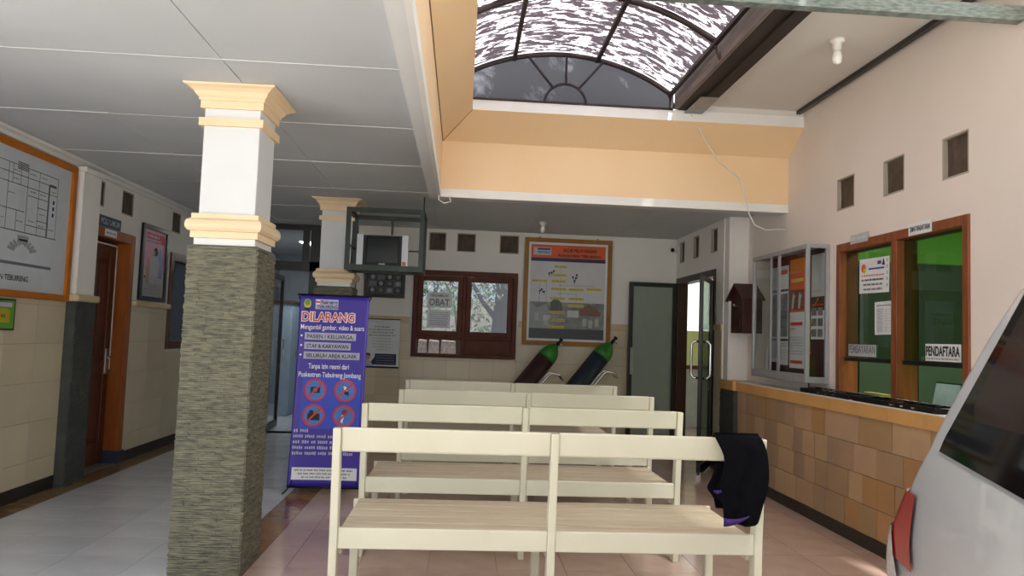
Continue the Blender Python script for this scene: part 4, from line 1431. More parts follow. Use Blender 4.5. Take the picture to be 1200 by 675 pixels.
L(4.4, 2.47, 6.15, 2.47)
L(4.4, 2.40, 6.12, 2.40)
L(4.4, 2.33, 6.15, 2.33)
L(4.4, 1.99, 6.17, 1.99, .008)
L(4.4, 2.14, 5.72, 2.14)
L(5.75, 2.27, 6.02, 2.27)
L(5.75, 2.05, 6.02, 2.05)
L(5.88, 2.10, 6.02, 2.10)
L(5.88, 2.20, 6.02, 2.20)
for y in (4.8, 5.2, 5.5, 5.74, 5.89, 6.15):
    L(y, 1.99, y, 2.47)
for y in (5.35, 5.62):
    L(y, 1.99, y, 2.14)
for y in (5.55, 5.65):
    L(y, 2.33, y, 2.47)
L(6.03, 1.99, 6.03, 2.40, .022)
L(6.03, 2.40, 6.13, 2.40, .022)
L(4.4, 1.755, 6.13, 1.755, .022)
for k in range(5):
    L(5.60, 2.455 + .012 * k - .01, 5.74, 2.455 + .012 * k - .01, .006, ink)
for k in range(3):
    P_.rect(gx(6.09), gz(2.16 + .05 * k), gx(6.115), gz(2.19 + .05 * k), blue_i, 'blue_car_mark')
P_.rect(gx(5.66), gz(1.90), gx(5.80), gz(1.965), ink_l, 'grey_block')
P_.rect(gx(5.68), gz(1.925), gx(5.79), gz(1.94), ink, 'grey_block', .002)
for k in range(9):
    a = math.radians(20 + 18 * k)
    if 80 < math.degrees(a) < 100:
        continue
    cx_, cz_ = gx(5.73), gz(1.84)
    P_.line((cx_ + .10 * math.cos(a), cz_ + .05 * math.sin(a)), (cx_ + .19 * math.cos(a), cz_ + .10 * math.sin(a)), .025, ink_l, 'parking_marks')
for (y, z) in ((5.55, 2.25), (5.82, 2.30), (5.95, 2.30), (5.95, 2.15), (5.82, 2.08), (5.95, 2.06), (5.45, 2.06), (5.67, 2.06), (5.6, 2.36), (5.6, 2.42), (5.8, 2.43), (5.95, 2.43), (5.0, 2.25), (6.09, 2.35), (6.09, 2.05)):
    P_.words(gx(y) - .04, gz(z), .08, .011, ink_g, 'room_labels')
P_.text('PUSKESTREN TEBUIRENG', gx(5.83), gz(1.63), .056, ink, 'RIGHT', off=.0006)
P_.text('DENAH', gx(4.62), gz(1.63), .056, ink, 'RIGHT', off=.0006)
P_.done()
# green and yellow poster under it
gp = tag(empty('green_poster', (XL, 5.35, 1.27)), 'small green and yellow poster in black frame under the site plan', 'poster')
MB().box(.011, .03, -.34, .34, 0, .225).build('frame', blackp, gp)
P_ = Print(gp, on_left(-.325, .012, .0305))
P_.rect(0, 0, .65, .20, green_i, 'green_field')
P_.rect(0, .155, .62, .185, mat('lilac_ink', '#c9b3d6', .5), 'lilac_band', .0015)
P_.rect(.0, .05, .60, .13, mat('mustard_ink', '#b99a1e', .5), 'yellow_band', .0015)
P_.rect(.0, .135, .58, .14, yellow_i, 'yellow_line', .0015)
P_.rect(.0, .045, .60, .05, yellow_i, 'yellow_line', .0015)
P_.words(.05, .075, .5, .03, mat('dark_green_ink', '#3d5a1c', .5), h=.002)
P_.done()
# door signs
q = tag(empty('door_sign', (XL, 7.09, 2.215)), 'dark blue sign reading POLI UMUM above the left door', 'sign')
MB().box(.0, .012, -.215, .215, 0, .10).build('plate', mat('dark_blue_plate', '#1d3a52', .4), q)
P_ = Print(q, on_left(-.215, 0, .0125))
P_.text('POLI UMUM', .215, .025, .075, paper_g, wd=.36, off=.001)
P_.done()
q = tag(empty('door_sign', (XL + .022, 7.09, 2.135)), 'small white label under the blue sign on the door head', 'sign')
MB().box(.0, .004, -.115, .115, 0, .065).build('plate', paper, q)
P_ = Print(q, on_left(-.115, 0, .0045))
P_.words(.02, .022, .19, .02, ink_g)
P_.done()
# pink poster
pk = tag(empty('framed_poster', (XL, 8.11, 1.59)), 'black-framed pink poster of a mother and child beside the left door', 'poster')
hw, hh = .33, .785
MB().box(0, .03, -hw, hw, 0, .045).box(0, .03, -hw, hw, hh - .045, hh).box(0, .03, -hw, -hw + .05, .045, hh - .045).box(0, .03, hw - .05, hw, .045, hh - .045).build('frame', blackp, pk, bevel=.003)
MB().box(0, .012, -hw + .02, hw - .02, .02, hh - .02).build('sheet', mat('pale_print', '#b9b6ba', .45, var=.08, scale=10), pk)
P_ = Print(pk, on_left(-hw + .05, .045, .0125))
P_.rect(0, .27, .56, .695, pink_i, 'pink_field')
P_.rect(.07, .60, .42, .66, mat('rose_ink', '#c4476f', .5), 'rose_band', .0015)
P_.rect(.42, .58, .53, .66, red_i, 'rose_band', .0015)
P_.words(.09, .615, .3, .03, paper, h=.002)
P_.words(.07, .565, .44, .015, blue_i, h=.002)
P_.poly([(.34, .20), (.50, .20), (.52, .40), (.44, .52), (.36, .48)], pale_blue_i, 'printed_figure', .0018)
P_.poly([(.18, .18), (.40, .18), (.42, .36), (.36, .44), (.24, .44), (.18, .32)], paper_g, 'printed_figure', .002)
P_.disc(.31, .475, .055, ink, 'printed_hair', .0022, ry=.045)
P_.disc(.27, .46, .03, skin_i, 'printed_face', .0024)
P_.poly([(.08, .14), (.18, .14), (.18, .36), (.12, .42), (.09, .30)], skin_i, 'printed_figure', .0022)
P_.line((.05, .2), (.13, .2), .02, ink, 'printed_chair', .002)
P_.line((.13, .2), (.14, .36), .015, ink, 'printed_chair', .002)
for k in range(5):
    P_.words(.06, .12 - k * .024, .44, .01, ink_g, h=.002)
P_.done()

# ------------------------------------------------------------------ television in its cage
cg = tag(empty('television_cage', (-.775, 7.3, 1.94)), 'dark green steel cage hung from the ceiling holding a television', 'bracket')
hw, hh, dp = .375, .61, .50
rr_ = .042
for sx_ in (-1, 1):
    for y in (0, dp):
        MB().bar((sx_ * (hw - rr_ / 2), y, 0), (sx_ * (hw - rr_ / 2), y, hh), rr_, rr_).build('upright', steel_g, cg)
    for z in (rr_ / 2, hh - rr_ / 2, hh * .42):
        if z == hh * .42:
            MB().bar((sx_ * (hw - rr_ / 2), 0, z), (sx_ * (hw - rr_ / 2), dp, z), .014, .014).build('side_bar', steel_g, cg)
        else:
            MB().bar((sx_ * (hw - rr_ / 2), rr_ / 2, z), (sx_ * (hw - rr_ / 2), dp - rr_ / 2, z), rr_, rr_).build('side_bar', steel_g, cg)
for y in (0, dp):
    for z in (rr_ / 2 + .012, hh - rr_ / 2):
        MB().box(-hw + rr_, hw - rr_, y - rr_ / 2, y + rr_ / 2, z - rr_ / 2 - (.012 if z < .1 and y == 0 else 0), z + rr_ / 2).build('cross_bar', steel_g, cg)
MB().bar((.02, dp, rr_), (.02, dp, hh - rr_), .022, .022).build('rear_bar', steel_g, cg)
MB().bar((-hw + rr_, dp, hh * .42), (hw - rr_, dp, hh * .42), .014, .014).build('rear_bar', steel_g, cg)
MB().box(-hw + rr_, hw - rr_, .01, dp, .028, .036).build('floor_plate', steel_g, cg)
for sx_ in (1,):
    MB().tube([(sx_ * (hw - .016), .12, hh - .01), (sx_ * (hw - .016), .12, H - 1.94)], .008, 6).build('hanger_rod', steel_g, cg)
MB().bar((-hw + .016, dp + .01, hh - .02), (-hw - .16, dp + .1, hh - .02), .02, .02).build('column_arm', steel_g, cg)
tv = tag(empty('television', (-.80, 7.36, 1.94 + .037)), 'silver tube television with dark screen sitting in the steel cage', 'television')
tw, th = .25, .325
b = MB()
b.box(-tw, -tw + .065, 0, .06, 0, th).box(tw - .065, tw, 0, .06, 0, th).box(-tw + .065, tw - .065, .005, .06, 0, .022).box(-tw + .065, tw - .065, .005, .06, th - .008, th)
b.build('front_bezel', silver_pl, tv, bevel=.008)
b = MB().box(-tw + .062, -tw + .095, -.004, .05, .023, th - .009).box(tw - .095, tw - .062, -.004, .05, .023, th - .009).box(-tw + .095, tw - .095, -.004, .05, .023, .05).box(-tw + .095, tw - .095, -.004, .05, th - .03, th - .009)
b.build('screen_surround', black_pl, tv, bevel=.004)
vs, fs = [], []
for i in range(9):
    for j in range(7):
        u, v = -1 + 2 * i / 8, -1 + 2 * j / 6
        vs.append((u * (tw - .095), .010 + .012 * (u * u + v * v) / 2, .05 + (v + 1) / 2 * (th - .08)))
for i in range(8):
    for j in range(6):
        fs.append((i * 7 + j, (i + 1) * 7 + j, (i + 1) * 7 + j + 1, i * 7 + j + 1))
MB().add(vs, fs).build('screen', mat('dark_screen_glass', '#1d2221', .35, var=.1, spec=.25), tv, True)
MB().hexa([(-tw + .02, .061, .01), (tw - .02, .061, .01), (tw - .02, .061, th - .01), (-tw + .02, .061, th - .01), (-.15, .33, .03), (.15, .33, .03), (.15, .33, th - .08), (-.15, .33, th - .08)]).build('rear_shell', silver_pl, tv)
MB().box(-.03, .03, -.006, -.003, .031, .04).build('badge', silver_pl, tv)
MB().box(tw - .055, tw - .02, -.003, 0, .03, .065).build('sticker', mat('red_yellow_sticker', '#c4563a', .5), tv)

# ------------------------------------------------------------------ purple banner
bn = tag(empty('banner_stand', (-1.08, 6.44, 0)), 'tall purple banner headed DILARANG on a slim stand by the column', 'banner')
vs, fs = [], []
nu, nv = 32, 40
BH0, BH1, BW = .06, 1.64, .29


def bpos(u, v):
    """banner surface, u and v in 0..1"""
    z = BH0 + (BH1 - BH0) * v
    bow = .05 * (1 - v) ** 2
    xx = (u - .5) * 2 * BW * (1 + .03 * (1 - v) - .05 * math.sin(v * PI) * .5)
    return (xx + .01 * (v - .5), -.02 - bow + .012 * math.cos((u - .5) * PI), z)


for i in range(nu + 1):
    for j in range(nv + 1):
        vs.append(bpos(i / nu, j / nv))
for i in range(nu):
    for j in range(nv):
        fs.append((i * (nv + 1) + j, (i + 1) * (nv + 1) + j, (i + 1) * (nv + 1) + j + 1, i * (nv + 1) + j + 1))
ban_m = mat('purple_banner_vinyl', '#3a35a0', .25, scale=1.8, col2='#4a2fa6')
so = MB().add(vs, fs).build('sheet', ban_m, bn, True)
sol = so.modifiers.new('solid', 'SOLIDIFY')
sol.thickness = .002
sol.offset = 1
MB().tube([(-.3, -.02, 1.645), (.31, -.02, 1.645)], .007).build('top_rail', black_pl, bn, True)
MB().tube([(-.3, -.075, .055), (.3, -.075, .055)], .007).build('bottom_rail', black_pl, bn, True)
MB().tube([(0, .05, .9), (-.3, -.02, 1.645)], .005).build('arm', black_pl, bn)
MB().tube([(0, .05, .9), (.31, -.02, 1.645)], .005).build('arm', black_pl, bn)
MB().tube([(0, .05, .9), (-.28, -.07, .055), (-.33, -.10, .0)], .006).build('foot', black_pl, bn)
MB().tube([(0, .05, .9), (.28, -.07, .055), (.33, -.10, .0)], .006).build('foot', black_pl, bn)
MB().tube([(0, .05, .9), (.0, .35, .0)], .006).build('foot', black_pl, bn)
# print: built flat in (u across, v up) metres then laid on the curved sheet
BTXT = len(TEXTS)
Pn = Print(bn, Matrix.Identity(4))
W2 = 2 * BW
sil_i = mat('banner_grey_ink', '#b4b3c6', .4)
bright_b = mat('banner_blue_field', '#2b46c4', .3)
for k in range(2):
    Pn.rect(.0, .42, W2, .93, bright_b, 'blue_field', .0006) if k == 0 else None
Pn.disc(.065, 1.51, .030, yellow_i, 'emblem', .002, ry=.040)
Pn.disc(.065, 1.52, .021, green_i, 'emblem_inner', .0025, ry=.027)
Pn.rect(.045, 1.455, .085, 1.475, ink, 'emblem_base', .0027)
Pn.rect(.13, 1.465, .32, 1.55, sil_i, 'logo_plate', .001)
Pn.rect(.14, 1.505, .165, 1.545, white_i, 'logo_cross', .002)
Pn.rect(.135, 1.518, .17, 1.532, red_i, 'logo_cross', .0025)
Pn.text('Puskestren', .245, 1.512, .04, blue_i, wd=.135, h=.003, off=.0015)
Pn.text('TEBUIRENG', .23, 1.473, .038, blue_i, wd=.17, h=.003, off=.001)
Pn.text('DILARANG', .245, 1.365, .105, white_i, wd=.45, h=.002, off=.008)
Pn.text('DILARANG', .245, 1.365, .105, red_i, wd=.435, h=.0045, off=.0012)
Pn.text('Mengambil gambar, video & suara', .285, 1.295, .058, white_i, wd=.53, h=.002, off=.0004)
for s_, z, wd_ in (('PASIEN / KELUARGA,', 1.22, .43), ('STAF & KARYAWAN', 1.14, .39), ('SELURUH AREA KLINIK', 1.06, .47)):
    Pn.rect(.055, z - .012, .055 + wd_, z + .048, sil_i, 'text_bar', .001)
    Pn.text(s_, .055 + wd_ / 2, z, .046, ink, wd=wd_ - .04, h=.002, off=.001)
    Pn.disc(.03, z + .02, .009, white_i, 'bullet', .002, 10)
Pn.text('Tanpa izin resmi dari', .27, .968, .06, white_i, wd=.34, h=.002, off=.0006)
Pn.text('Puskestren Tebuireng Jombang', .285, .898, .06, white_i, wd=.52, h=.002, off=.0006)
for (cx_, cz_) in ((.17, .79), (.42, .79), (.17, .58), (.42, .58)):
    Pn.disc(cx_, cz_, .085, mat('banner_inner_blue', '#3f78c9', .4), 'sign_ground', .0016)
    Pn.ring(cx_, cz_, .078, .094, red_i, 'prohibition_ring', .0035)
    Pn.line((cx_ - .058, cz_ - .058), (cx_ + .058, cz_ + .058), .014, red_i, 'prohibition_bar', .0036)
Pn.rect(.13, .765, .21, .815, ink, 'camera_icon', .0025)
Pn.disc(.17, .79, .018, ink_g, 'camera_icon_lens', .003, 14)
Pn.poly([(.395, .84), (.435, .825), (.455, .75), (.415, .76)], ink, 'phone_icon', .0025)
Pn.poly([(.402, .832), (.430, .822), (.440, .785), (.410, .792)], white_i, 'phone_icon_screen', .003)
Pn.rect(.12, .54, .22, .595, ink, 'camcorder_icon', .0025)
Pn.disc(.15, .605, .02, ink, 'camcorder_icon', .0026, 14)
Pn.disc(.19, .605, .02, ink_g, 'camcorder_icon_reel', .0027, 14)
Pn.disc(.425, .61, .026, mat('microphone_red', '#7d3048', .5), 'microphone_icon', .0025, 14)
Pn.poly([(.405, .59), (.425, .585), (.41, .52), (.395, .53)], white_i, 'microphone_icon', .0026)
for k in range(5):
    Pn.words(.02, .44 - k * .046, .12 if k == 0 else .5, .028, sil_i, 'small_print', .001)
Pn.rect(.03, .055, .55, .155, white_i, 'address_plate', .001)
for k in range(3):
    Pn.words(.05 + .03 * k, .125 - k * .028, .48 - .06 * k, .016, ink_g, 'address_lines', .002)
Pn.done()


def lay_on_banner(me):
    for v in me.vertices:
        u, z, h_ = v.co.x, v.co.y, v.co.z
        p = bpos(u / W2, z / 1.58)
        v.co = Vector((p[0], p[1] - h_ - .003, p[2]))


for ch in [x for x in bpy.data.objects if x.parent == bn and x.name.split('.')[0] in ('blue_field', 'emblem', 'emblem_inner', 'emblem_base', 'logo_plate', 'logo_cross', 'text_bar', 'bullet', 'sign_ground', 'prohibition_ring', 'prohibition_bar', 'camera_icon', 'camera_icon_lens', 'phone_icon', 'phone_icon_screen', 'camcorder_icon', 'camcorder_icon_reel', 'microphone_icon', 'small_print', 'address_plate', 'address_lines')]:
    if ch.name.startswith('blue_field'):
        me = ch.data
        g = MB()
        n = 20
        for i in range(6):
            for k in range(n):
                a, b2 = .47 + .45 * k / n, .47 + .45 * (k + 1) / n
                ua, ub = W2 * (.1 + .85 * i / 6), W2 * (.1 + .85 * (i + 1) / 6)
                g.quad((ua, a, .0006), (ub, a, .0006), (ub, b2, .0006), (ua, b2, .0006))
        ch.data = g.mesh('blue_field', bright_b)
    elif ch.name.split('.')[0] in ('text_bar', 'address_plate', 'logo_plate'):
        bm = bmesh.new()
        bm.from_mesh(ch.data)
        bmesh.ops.subdivide_edges(bm, edges=bm.edges[:], cuts=5, use_grid_fill=True)
        bm.to_mesh(ch.data)
        bm.free()
    lay_on_banner(ch.data)

# ------------------------------------------------------------------ benches
def make_bench():
    r_ = empty('bench', (.435, 3.44, 0))
    hw_ = .985
    for x in (-hw_ + .019, .007, hw_ - .019):
        # rear post leaning back toward the viewer at the top
        pz = [(-.0, 0), (.07, 0), (.06, .45), (.005, .92), (-.045, .92), (-.01, .45)]
        MB().prism(pz, 'x', x - .018, x + .018).build('rear_post', bench_p, r_, bevel=.005)
    for x in (-hw_ + .03, .007, hw_ - .03):
        MB().box(x - .022, x + .022, .64, .69, 0, .385).build('front_leg', bench_p, r_, bevel=.005)
        MB().box(x - .018, x + .018, .07, .64, .345, .40).build('side_rail', bench_p, r_)
    for a, b in ((-hw_ + .037, -.011), (.025, hw_ - .037)):
        q_ = MB().hexa([(a, -.022, .815), (b, -.022, .815), (b, .005, .812), (a, .005, .812), (a, -.036, .925), (b, -.036, .925), (b, -.008, .922), (a, -.008, .922)])
        q_.build('back_rail', bench_p, r_, bevel=.008)
        MB().box(a, b, .0, .028, .385, .478).build('seat_rail', bench_p, r_, bevel=.005)
    MB().box(-hw_ + .01, hw_ - .01, .690, .715, .375, .455).build('front_rail', bench_p, r_, bevel=.004)
    w_ = .66 / 5
    for k in range(5):
        y = .045 + k * w_
        MB().box(-hw_ + .04, hw_ - .04, y + .006, y + w_ - .006, .440 + random.uniform(0, .003), .462 - .001 * k).build('plank', bench_s, r_, bevel=.003)
    return r_


b0 = make_bench()
tag(b0, 'nearest cream wooden bench, front row, black jacket on its right end', 'bench', 'cream waiting benches in rows')
for (x, y, lb) in ((.405, 4.64, 'second cream wooden bench from the front, right behind the nearest'),
                   (.53, 5.82, 'third cream wooden bench from the front'),
                   (.49, 7.02, 'rearmost cream wooden bench, nearest the gas cylinders')):
    c_ = copy_tree(b0)
    c_.location = (x, y, 0)
    c_['label'] = lb

# ------------------------------------------------------------------ jacket on the near bench
jk = tag(empty('jacket', (1.30, 3.41, .93)), 'black jacket with purple trim draped over the right end of nearest bench', 'jacket')
prof = [(0, -.136, .082), (.04, -.125, .093), (.09, -.100, .10), (.14, -.103, .103), (.185, -.112, .105), (.225, -.13, .10), (.255, -.148, .095), (.28, -.127, .088), (.30, -.107, .08), (.35, -.103, .068), (.395, -.101, .058)]
NU = 16


def jack(side, lmax, off):
    vs, fs = [], []
    rows = [p for p in prof if p[0] <= lmax]
    for r_i, (l, a, b) in enumerate(rows):
        for i in range(NU + 1):
            u = i / NU
            x = a + (b - a) * u
            fold = .010 * math.sin(u * 8 + l * 5) + .005 * math.sin(u * 17 + 1 + l * 9)
            if l == 0:
                y = 0
                fold = 0
            else:
                y = side * (off + min(l, .05) * .35 + l * .04) + side * fold * min(1, l * 9)
            z = .012 - l + (.006 * math.sin(u * 7) if l > .35 else 0)
            if l == 0:
                z = .016
            vs.append((x, y, z))
    for r_i in range(len(rows) - 1):
        for i in range(NU):
            p = r_i * (NU + 1) + i
            fs.append((p, p + 1, p + NU + 2, p + NU + 1))
    return vs, fs


for sd, lm, of_ in ((-1, .5, .03), (1, .37, .02)):
    vs, fs = jack(sd, lm, of_)
    o = MB().add(vs, fs).build('rear_panel' if sd < 0 else 'front_panel', cloth_b, jk, True)
    o.location = (0, -.02 if sd < 0 else -.02, 0)
    m_ = o.modifiers.new('solid', 'SOLIDIFY')
    m_.thickness = .012
    m_.offset = 1 if sd < 0 else 1
    m_ = o.modifiers.new('sub', 'SUBSURF')
    m_.levels = m_.render_levels = 1
o = MB().tube([(-.146, -.072, -.236), (-.135, -.085, -.238), (-.118, -.09, -.232)], [.006, .009, .005], 8).build('purple_cuff', cloth_p, jk, True)
vs, fs = [], []
for i in range(9):
    u = i / 8
    x = -.108 + .115 * u
    for z in (0, 1):
        zz = -.385 + .045 * u ** 1.5 + z * (.035 * (1 - u) + .003)
        vs.append((x, -.0945 - .012 * math.sin(u * 3), zz))
for i in range(8):
    fs.append((2 * i, 2 * i + 2, 2 * i + 3, 2 * i + 1))
o = MB().add(vs, fs).build('purple_trim', cloth_p, jk, True)
m_ = o.modifiers.new('solid', 'SOLIDIFY')
m_.thickness = .006
m_.offset = 0

# ------------------------------------------------------------------ gas cylinders on trolleys
def cylinder(xt, yt, zt, mbody, label, lean=38):
    """tank leaning to the right in its trolley; (xt, yt, zt) is the valve top"""
    a = math.radians(lean)
    ax_ = Vector((math.sin(a), 0, math.cos(a)))
    base = Vector((xt, yt, zt)) - ax_ * 1.30
    base_loc = (base.x, base.y, 0)
    r_ = tag(empty('gas_cylinder', base_loc), label, 'gas cylinder')
    M = Matrix.Translation((0, 0, base.z)) @ Matrix.Rotation(a, 4, 'Y')
    R_ = .118
    MB().lathe([(.09, 0), (R_, .03), (R_, 1.0)], 24, M).build('tank_body', mbody, r_, True)
    MB().lathe([(R_ + .0005, .99), (R_ * .97, 1.05), (R_ * .8, 1.11), (R_ * .5, 1.16), (.035, 1.18), (.03, 1.2)], 24, M).build('shoulder', tank_g, r_, True)
    v_ = MB().lathe([(.02, 1.19), (.022, 1.24), (.014, 1.27), (.026, 1.275), (.026, 1.30), (.01, 1.305)], 12, M).build('valve', black_pl, r_, True)
    MB(M).tube([(.0, 0, 1.24), (.055, -.02, 1.24)], .011, 8).build('outlet', chrome, v_, True)
    # trolley: two bent chrome tubes, wheels, cradle
    for s_ in (-1, 1):
        MB(M).tube([(R_ + .03, s_ * .10, .0), (R_ + .03, s_ * .10, .84), (R_ + .045, s_ * .10, .89), (R_ + .14, s_ * .10, .94), (R_ + .2, s_ * .10, .915)], .011, 8).build('trolley_handle', chrome, r_, True)
    MB(M).tube([(R_ + .2, -.10, .915), (R_ + .2, .10, .915)], .011, 8).build('handle_grip', chrome, r_, True)
    MB(M).box(-.10, R_ + .04, -.10, .10, -.02, -.002).build('foot_plate', steel_g, r_)
    MB(M).tube([(R_ + .03, -.10, .45), (R_ + .03, .10, .45)], .01, 8).build('cross_tube', chrome, r_)
    # rear prop holding the lean
    p0 = M @ Vector((R_ + .03, 0, .55))
    for s_ in (-1, 1):
        pw = Vector((p0.x + .12, s_ * .12, .06))
        MB().tube([(p0.x, s_ * .09, p0.z), tuple(pw)], .01, 8).build('prop', steel_g, r_)
        Mw = Matrix.Translation(pw) @ Matrix.Rotation(PI / 2, 4, 'X')
        MB().lathe([(.03, -.015), (.055, -.015), (.06, 0), (.055, .015), (.03, .015)], 16, Mw).build('wheel', rubber, r_, True)
        q0 = M @ Vector((0, 0, -.02))
        Mw = Matrix.Translation((q0.x, s_ * .14, .075)) @ Matrix.Rotation(PI / 2, 4, 'X')
        MB().lathe([(.03, -.02), (.07, -.02), (.075, 0), (.07, .02), (.03, .02)], 18, Mw).build('wheel', rubber, r_, True)
    return r_


cylinder(1.25, 9.30, 1.345, tank_m, 'maroon gas cylinder with green top leaning below the flow chart board')
cylinder(1.93, 9.28, 1.39, tank_b, 'dark blue gas cylinder with green top, nearer the frosted door')

# ------------------------------------------------------------------ van
vd = Vector((-.27, -.963, 0)).normalized()
vt = Vector((-vd.y, vd.x, 0))
VM = Matrix(((vd.x, vt.x, 0, 0), (vd.y, vt.y, 0, 0), (0, 0, 1, 0), (0, 0, 0, 1)))   # local (s, t, z)
van = tag(empty('van', (1.80, 2.93, 0)), 'white van with black tinted windows parked at the right edge', 'van')
WV = 1.62
zr = [.22, .30, .42, .52, .60, .70, .80, .90, .98, 1.10, 1.25, 1.40, 1.55, 1.66, 1.72, 1.745]
sr = [-.24, -.30, -.32, -.31, -.27, -.17, -.06, .05, .14, .21, .32, .44, .59, .73, .88, 1.05]
sf = [3.7, 3.78, 3.8, 3.8, 3.78, 3.7, 3.55, 3.35, 3.1, 2.9, 2.68, 2.46, 2.24, 2.05, 1.9, 1.75]


def ti(z):
    return max(0, .22 * (z - .95)) + (max(0, z - 1.62) * 1.6) + (.02 if z < .3 else 0)


def lerp(z, arr):
    for i in range(len(zr) - 1):
        if z <= zr[i + 1]:
            k = (z - zr[i]) / (zr[i + 1] - zr[i])
            return arr[i] + (arr[i + 1] - arr[i]) * k
    return arr[-1]


def ring(z, grow=0):
    s0, s1, t0, t1 = lerp(z, sr), lerp(z, sf), ti(z), WV - ti(z)
    R_ = .11
    pts = []
    for cs, ct, a0 in ((s0 + R_, t0 + R_, 180), (s1 - R_, t0 + R_, 270), (s1 - R_, t1 - R_, 0), (s0 + R_, t1 - R_, 90)):
        for k in range(7):
            a = math.radians(a0 + 15 * k)
            pts.append((cs + (R_ + grow) * math.cos(a), ct + (R_ + grow) * math.sin(a), z))
    return pts


vs, fs = [], []
for z in zr:
    vs += ring(z)
n = 28
for i in range(len(zr) - 1):
    for k in range(n):
        fs.append((i * n + k, i * n + (k + 1) % n, (i + 1) * n + (k + 1) % n, (i + 1) * n + k))
fs.append(tuple(range(n))[::-1])
fs.append(tuple((len(zr) - 1) * n + k for k in range(n)))
MB(VM).add(vs, fs).build('body', van_p, van, True)


def side_panel(pts, m, name, off=.006, t_side=0, parent=van, smooth=True, frame=None):
    """panel of (s, z) outline on the van's side following the tumblehome; rows subdivided in z"""
    zs = sorted({p[1] for p in pts} | {min(p[1] for p in pts) + k * .06 for k in range(20)} & set())
    zmin, zmax = min(p[1] for p in pts), max(p[1] for p in pts)
    rows_ = [zmin + (zmax - zmin) * k / 14 for k in range(15)]
    vs_, fs_ = [], []
    for z in rows_:
        xs_ = []
        for (p, q_) in zip(pts, pts[1:] + pts[:1]):
            if (p[1] - z) * (q_[1] - z) <= 0 and p[1] != q_[1]:
                xs_.append(p[0] + (q_[0] - p[0]) * (z - p[1]) / (q_[1] - p[1]))
        a, b_2 = min(xs_), max(xs_)
        tt = ti(z) - off if t_side == 0 else WV - ti(z) + off
        vs_ += [(a, tt, z), (b_2, tt, z)]
    for k in range(14):
        fs_.append((2 * k, 2 * k + 1, 2 * k + 3, 2 * k + 2))
    return MB(VM).add(vs_, fs_).build(name, m, parent, smooth)


rim_m = mat('window_rubber_edge', '#8e9296', .4)
for sd in (0, 1):
    side_panel([(.34, .965), (.37, .945), (1.28, .935), (1.28, 1.62), (.80, 1.62), (.745, 1.58), (.345, 1.02)], rim_m, 'quarter_window_seal', .004, sd)
    q = side_panel([(.355, .985), (.375, .962), (1.27, .952), (1.27, 1.605), (.81, 1.605), (.76, 1.57), (.36, 1.02)], van_g, 'quarter_window', .009, sd)
    side_panel([(1.36, .95), (2.10, .95), (2.10, 1.60), (1.36, 1.60)], van_g, 'side_window', .008, sd)
    side_panel([(2.18, .95), (2.95, .95), (2.35, 1.58), (2.18, 1.58)], van_g, 'front_window', .008, sd)
    side_panel([(1.325, .30), (1.335, .30), (1.335, 1.60), (1.325, 1.60)], rubber, 'door_seam', .003, sd)
# brown curtain shape laid over the tinted glass
side_panel([(.56, 1.17), (.62, 1.13), (1.0, 1.13), (1.0, 1.55), (.80, 1.55)], mat('tinted_curtain_brown', '#2e2320', .1, var=.1), 'tinted_curtain_panel', .011, 0).name = 'inner_curtain'


def corner_patch(z0_, z1_, d0, d1, m, name, grow=.012, far=False, dfun=None):
    """patch on the rear corner: d along the surface, negative on the side, positive on the rear"""
    vs_, fs_ = [], []
    nz, nd = 10, 14
    R_ = .11
    for i in range(nz + 1):
        z = z0_ + (z1_ - z0_) * i / nz
        da, db_ = dfun(i / nz) if dfun else (d0, d1)
        s0, t0 = lerp(z, sr), ti(z)
        for k in range(nd + 1):
            d = da + (db_ - da) * k / nd
            if d < 0:
                p = (s0 + R_ - d, t0 - grow)
            elif d < R_ * PI / 2:
                a = math.radians(270) - d / R_
                p = (s0 + R_ + (R_ + grow) * math.cos(a), t0 + R_ + (R_ + grow) * math.sin(a))
            else:
                p = (s0 - grow, t0 + R_ + (d - R_ * PI / 2))
            vs_.append((p[0], WV - p[1] if far else p[1], z))
    for i in range(nz):
        for k in range(nd):
            p = i * (nd + 1) + k
            fs_.append((p, p + 1, p + nd + 2, p + nd + 1))
    o_ = MB(VM).add(vs_, fs_).build(name, m, van, True)
    return o_


for fr_ in (False, True):
    corner_patch(.50, .80, -.06, .26, lens_r, 'tail_lamp', .014, fr_, lambda v: (-.30 + .21 * v, .26 - .02 * v))
    corner_patch(.40, .62, .06, .28, lens_w, 'reversing_lens', .02, fr_, lambda v: (-.16 + .16 * v, .27))
# rear window, bumper, wheels
vs = []
for z in (1.02, 1.6):
    for t_ in (.25, WV - .25):
        vs.append((lerp(z, sr) - .008, t_, z))
MB(VM).add(vs, [(0, 1, 3, 2)]).build('rear_window', van_g, van)
MB(VM).box(-.34, -.2, .06, WV - .06, .24, .44).build('rear_bumper', van_p, van, bevel=.03)
MB(VM).box(-.355, -.33, .3, WV - .3, .33, .36).build('bumper_strip', rubber, van)
for s_ in (.75, 3.0):
    for t_ in (.0, WV - .19):
        Mw = VM @ Matrix.Translation((s_, t_ + .095, .30)) @ Matrix.Rotation(PI / 2, 4, 'X')
        wv_ = MB().lathe([(.19, -.105), (.28, -.10), (.30, -.06), (.30, .06), (.28, .10), (.19, .105)], 28, Mw).build('wheel', rubber, van, True)
        MB().lathe([(.02, -.108), (.18, -.10), (.19, -.09), (.19, .09), (.18, .10), (.02, .108)], 20, Mw).build('rim', alu, wv_, True)

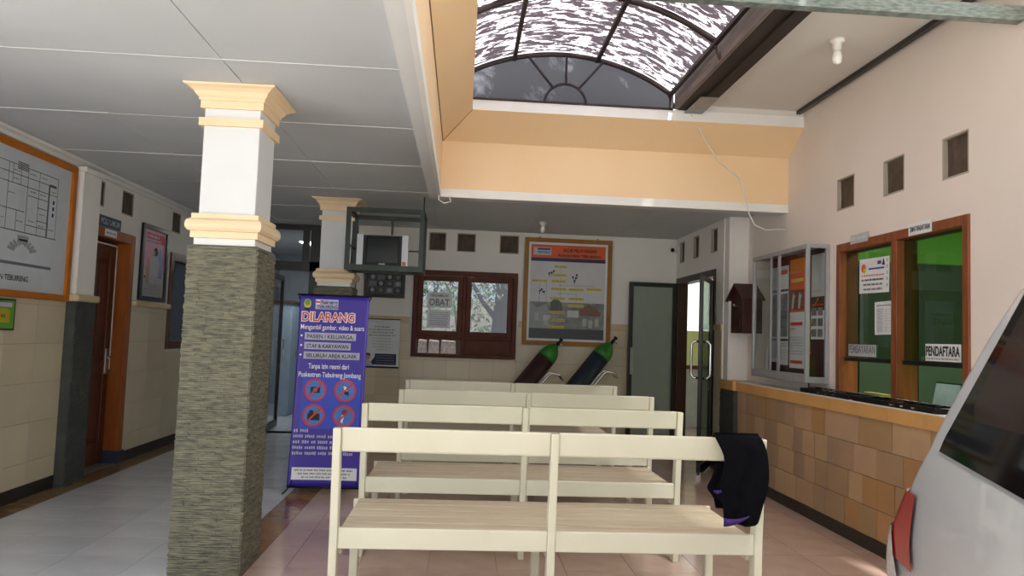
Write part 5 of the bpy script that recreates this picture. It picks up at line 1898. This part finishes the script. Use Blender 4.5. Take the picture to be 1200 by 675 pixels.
# ------------------------------------------------------------------ courtyard behind the pharmacy window
tr = tag(empty('courtyard_tree', (.62, 12.0, -.06)), 'grey-trunked tree seen through the right pane of the brown window', 'tree')
mt_ = MB()
mt_.tube([(0, 0, 0), (.02, 0, .8), (-.03, .02, 1.5), (.02, 0, 2.2), (-.06, 0, 3.2)], [.16, .13, .12, .11, .08], 10)
mt_.tube([(-.02, 0, 1.4), (.18, .1, 1.9), (.2, .15, 2.6), (.5, .2, 3.2)], [.07, .05, .045, .03], 8)
mt_.tube([(0, 0, 1.6), (-.3, 0, 1.95), (-.5, .1, 2.3), (-.9, .1, 2.6)], [.05, .035, .03, .02], 8)
mt_.tube([(.01, 0, .9), (.25, .05, 1.5), (.30, .1, 1.8)], [.08, .07, .06], 8)
mt_.build('trunk', bark, tr, True)


def leaves(root, n_, box_, m, sz=.05):
    mb_ = MB()
    for _ in range(n_):
        c_ = Vector((random.uniform(*box_[0]), random.uniform(*box_[1]), random.uniform(*box_[2])))
        a, b_2 = Vector((random.uniform(-1, 1), random.uniform(-1, 1), random.uniform(-1, 1))).normalized(), Vector((random.uniform(-1, 1), random.uniform(-1, 1), random.uniform(-1, 1))).normalized()
        s_ = sz * random.uniform(.5, 1.3)
        mb_.add([c_ - a * s_, c_ + b_2 * s_ * .4, c_ + a * s_, c_ - b_2 * s_ * .4], [(0, 1, 2, 3)])
    o_ = mb_.build('foliage', m, root)
    o_['kind'] = 'stuff'


leaves(tr, 3500, ((-1.8, 1.6), (-.5, 1.0), (1.9, 3.9)), leafm2)
bs = tag(empty('courtyard_shrub', (.2, 13.6, -.06)), 'loose green shrubs in the courtyard beyond the brown window', 'shrub')
leaves(bs, 6500, ((-1.2, 2.4), (-.4, .8), (.1, 3.3)), leafm, .06)
for x in (-1.0, -.3, .5, 1.6):
    MB().tube([(x, 0, 0), (x + .05, .1, 1.2), (x - .1, .1, 2.4)], [.03, .025, .01], 6).build('stem', bark, bs)
struct(MB().box(-1.2, 2.9, 15.0, 15.15, -.06, 2.05).build('wall_courtyard', mat('pale_courtyard_wall', '#b8a596', .8)))  # wall added behind the shrubs to darken the view through the panes
# white notice door-side of the back wall, thermometer-like hook above the door
flush_texts()
# lay the banner's lettering on its curved sheet
for ch in [x for x in bpy.data.objects if x.parent == bn and x.name.startswith('lettering')]:
    lay_on_banner(ch.data)
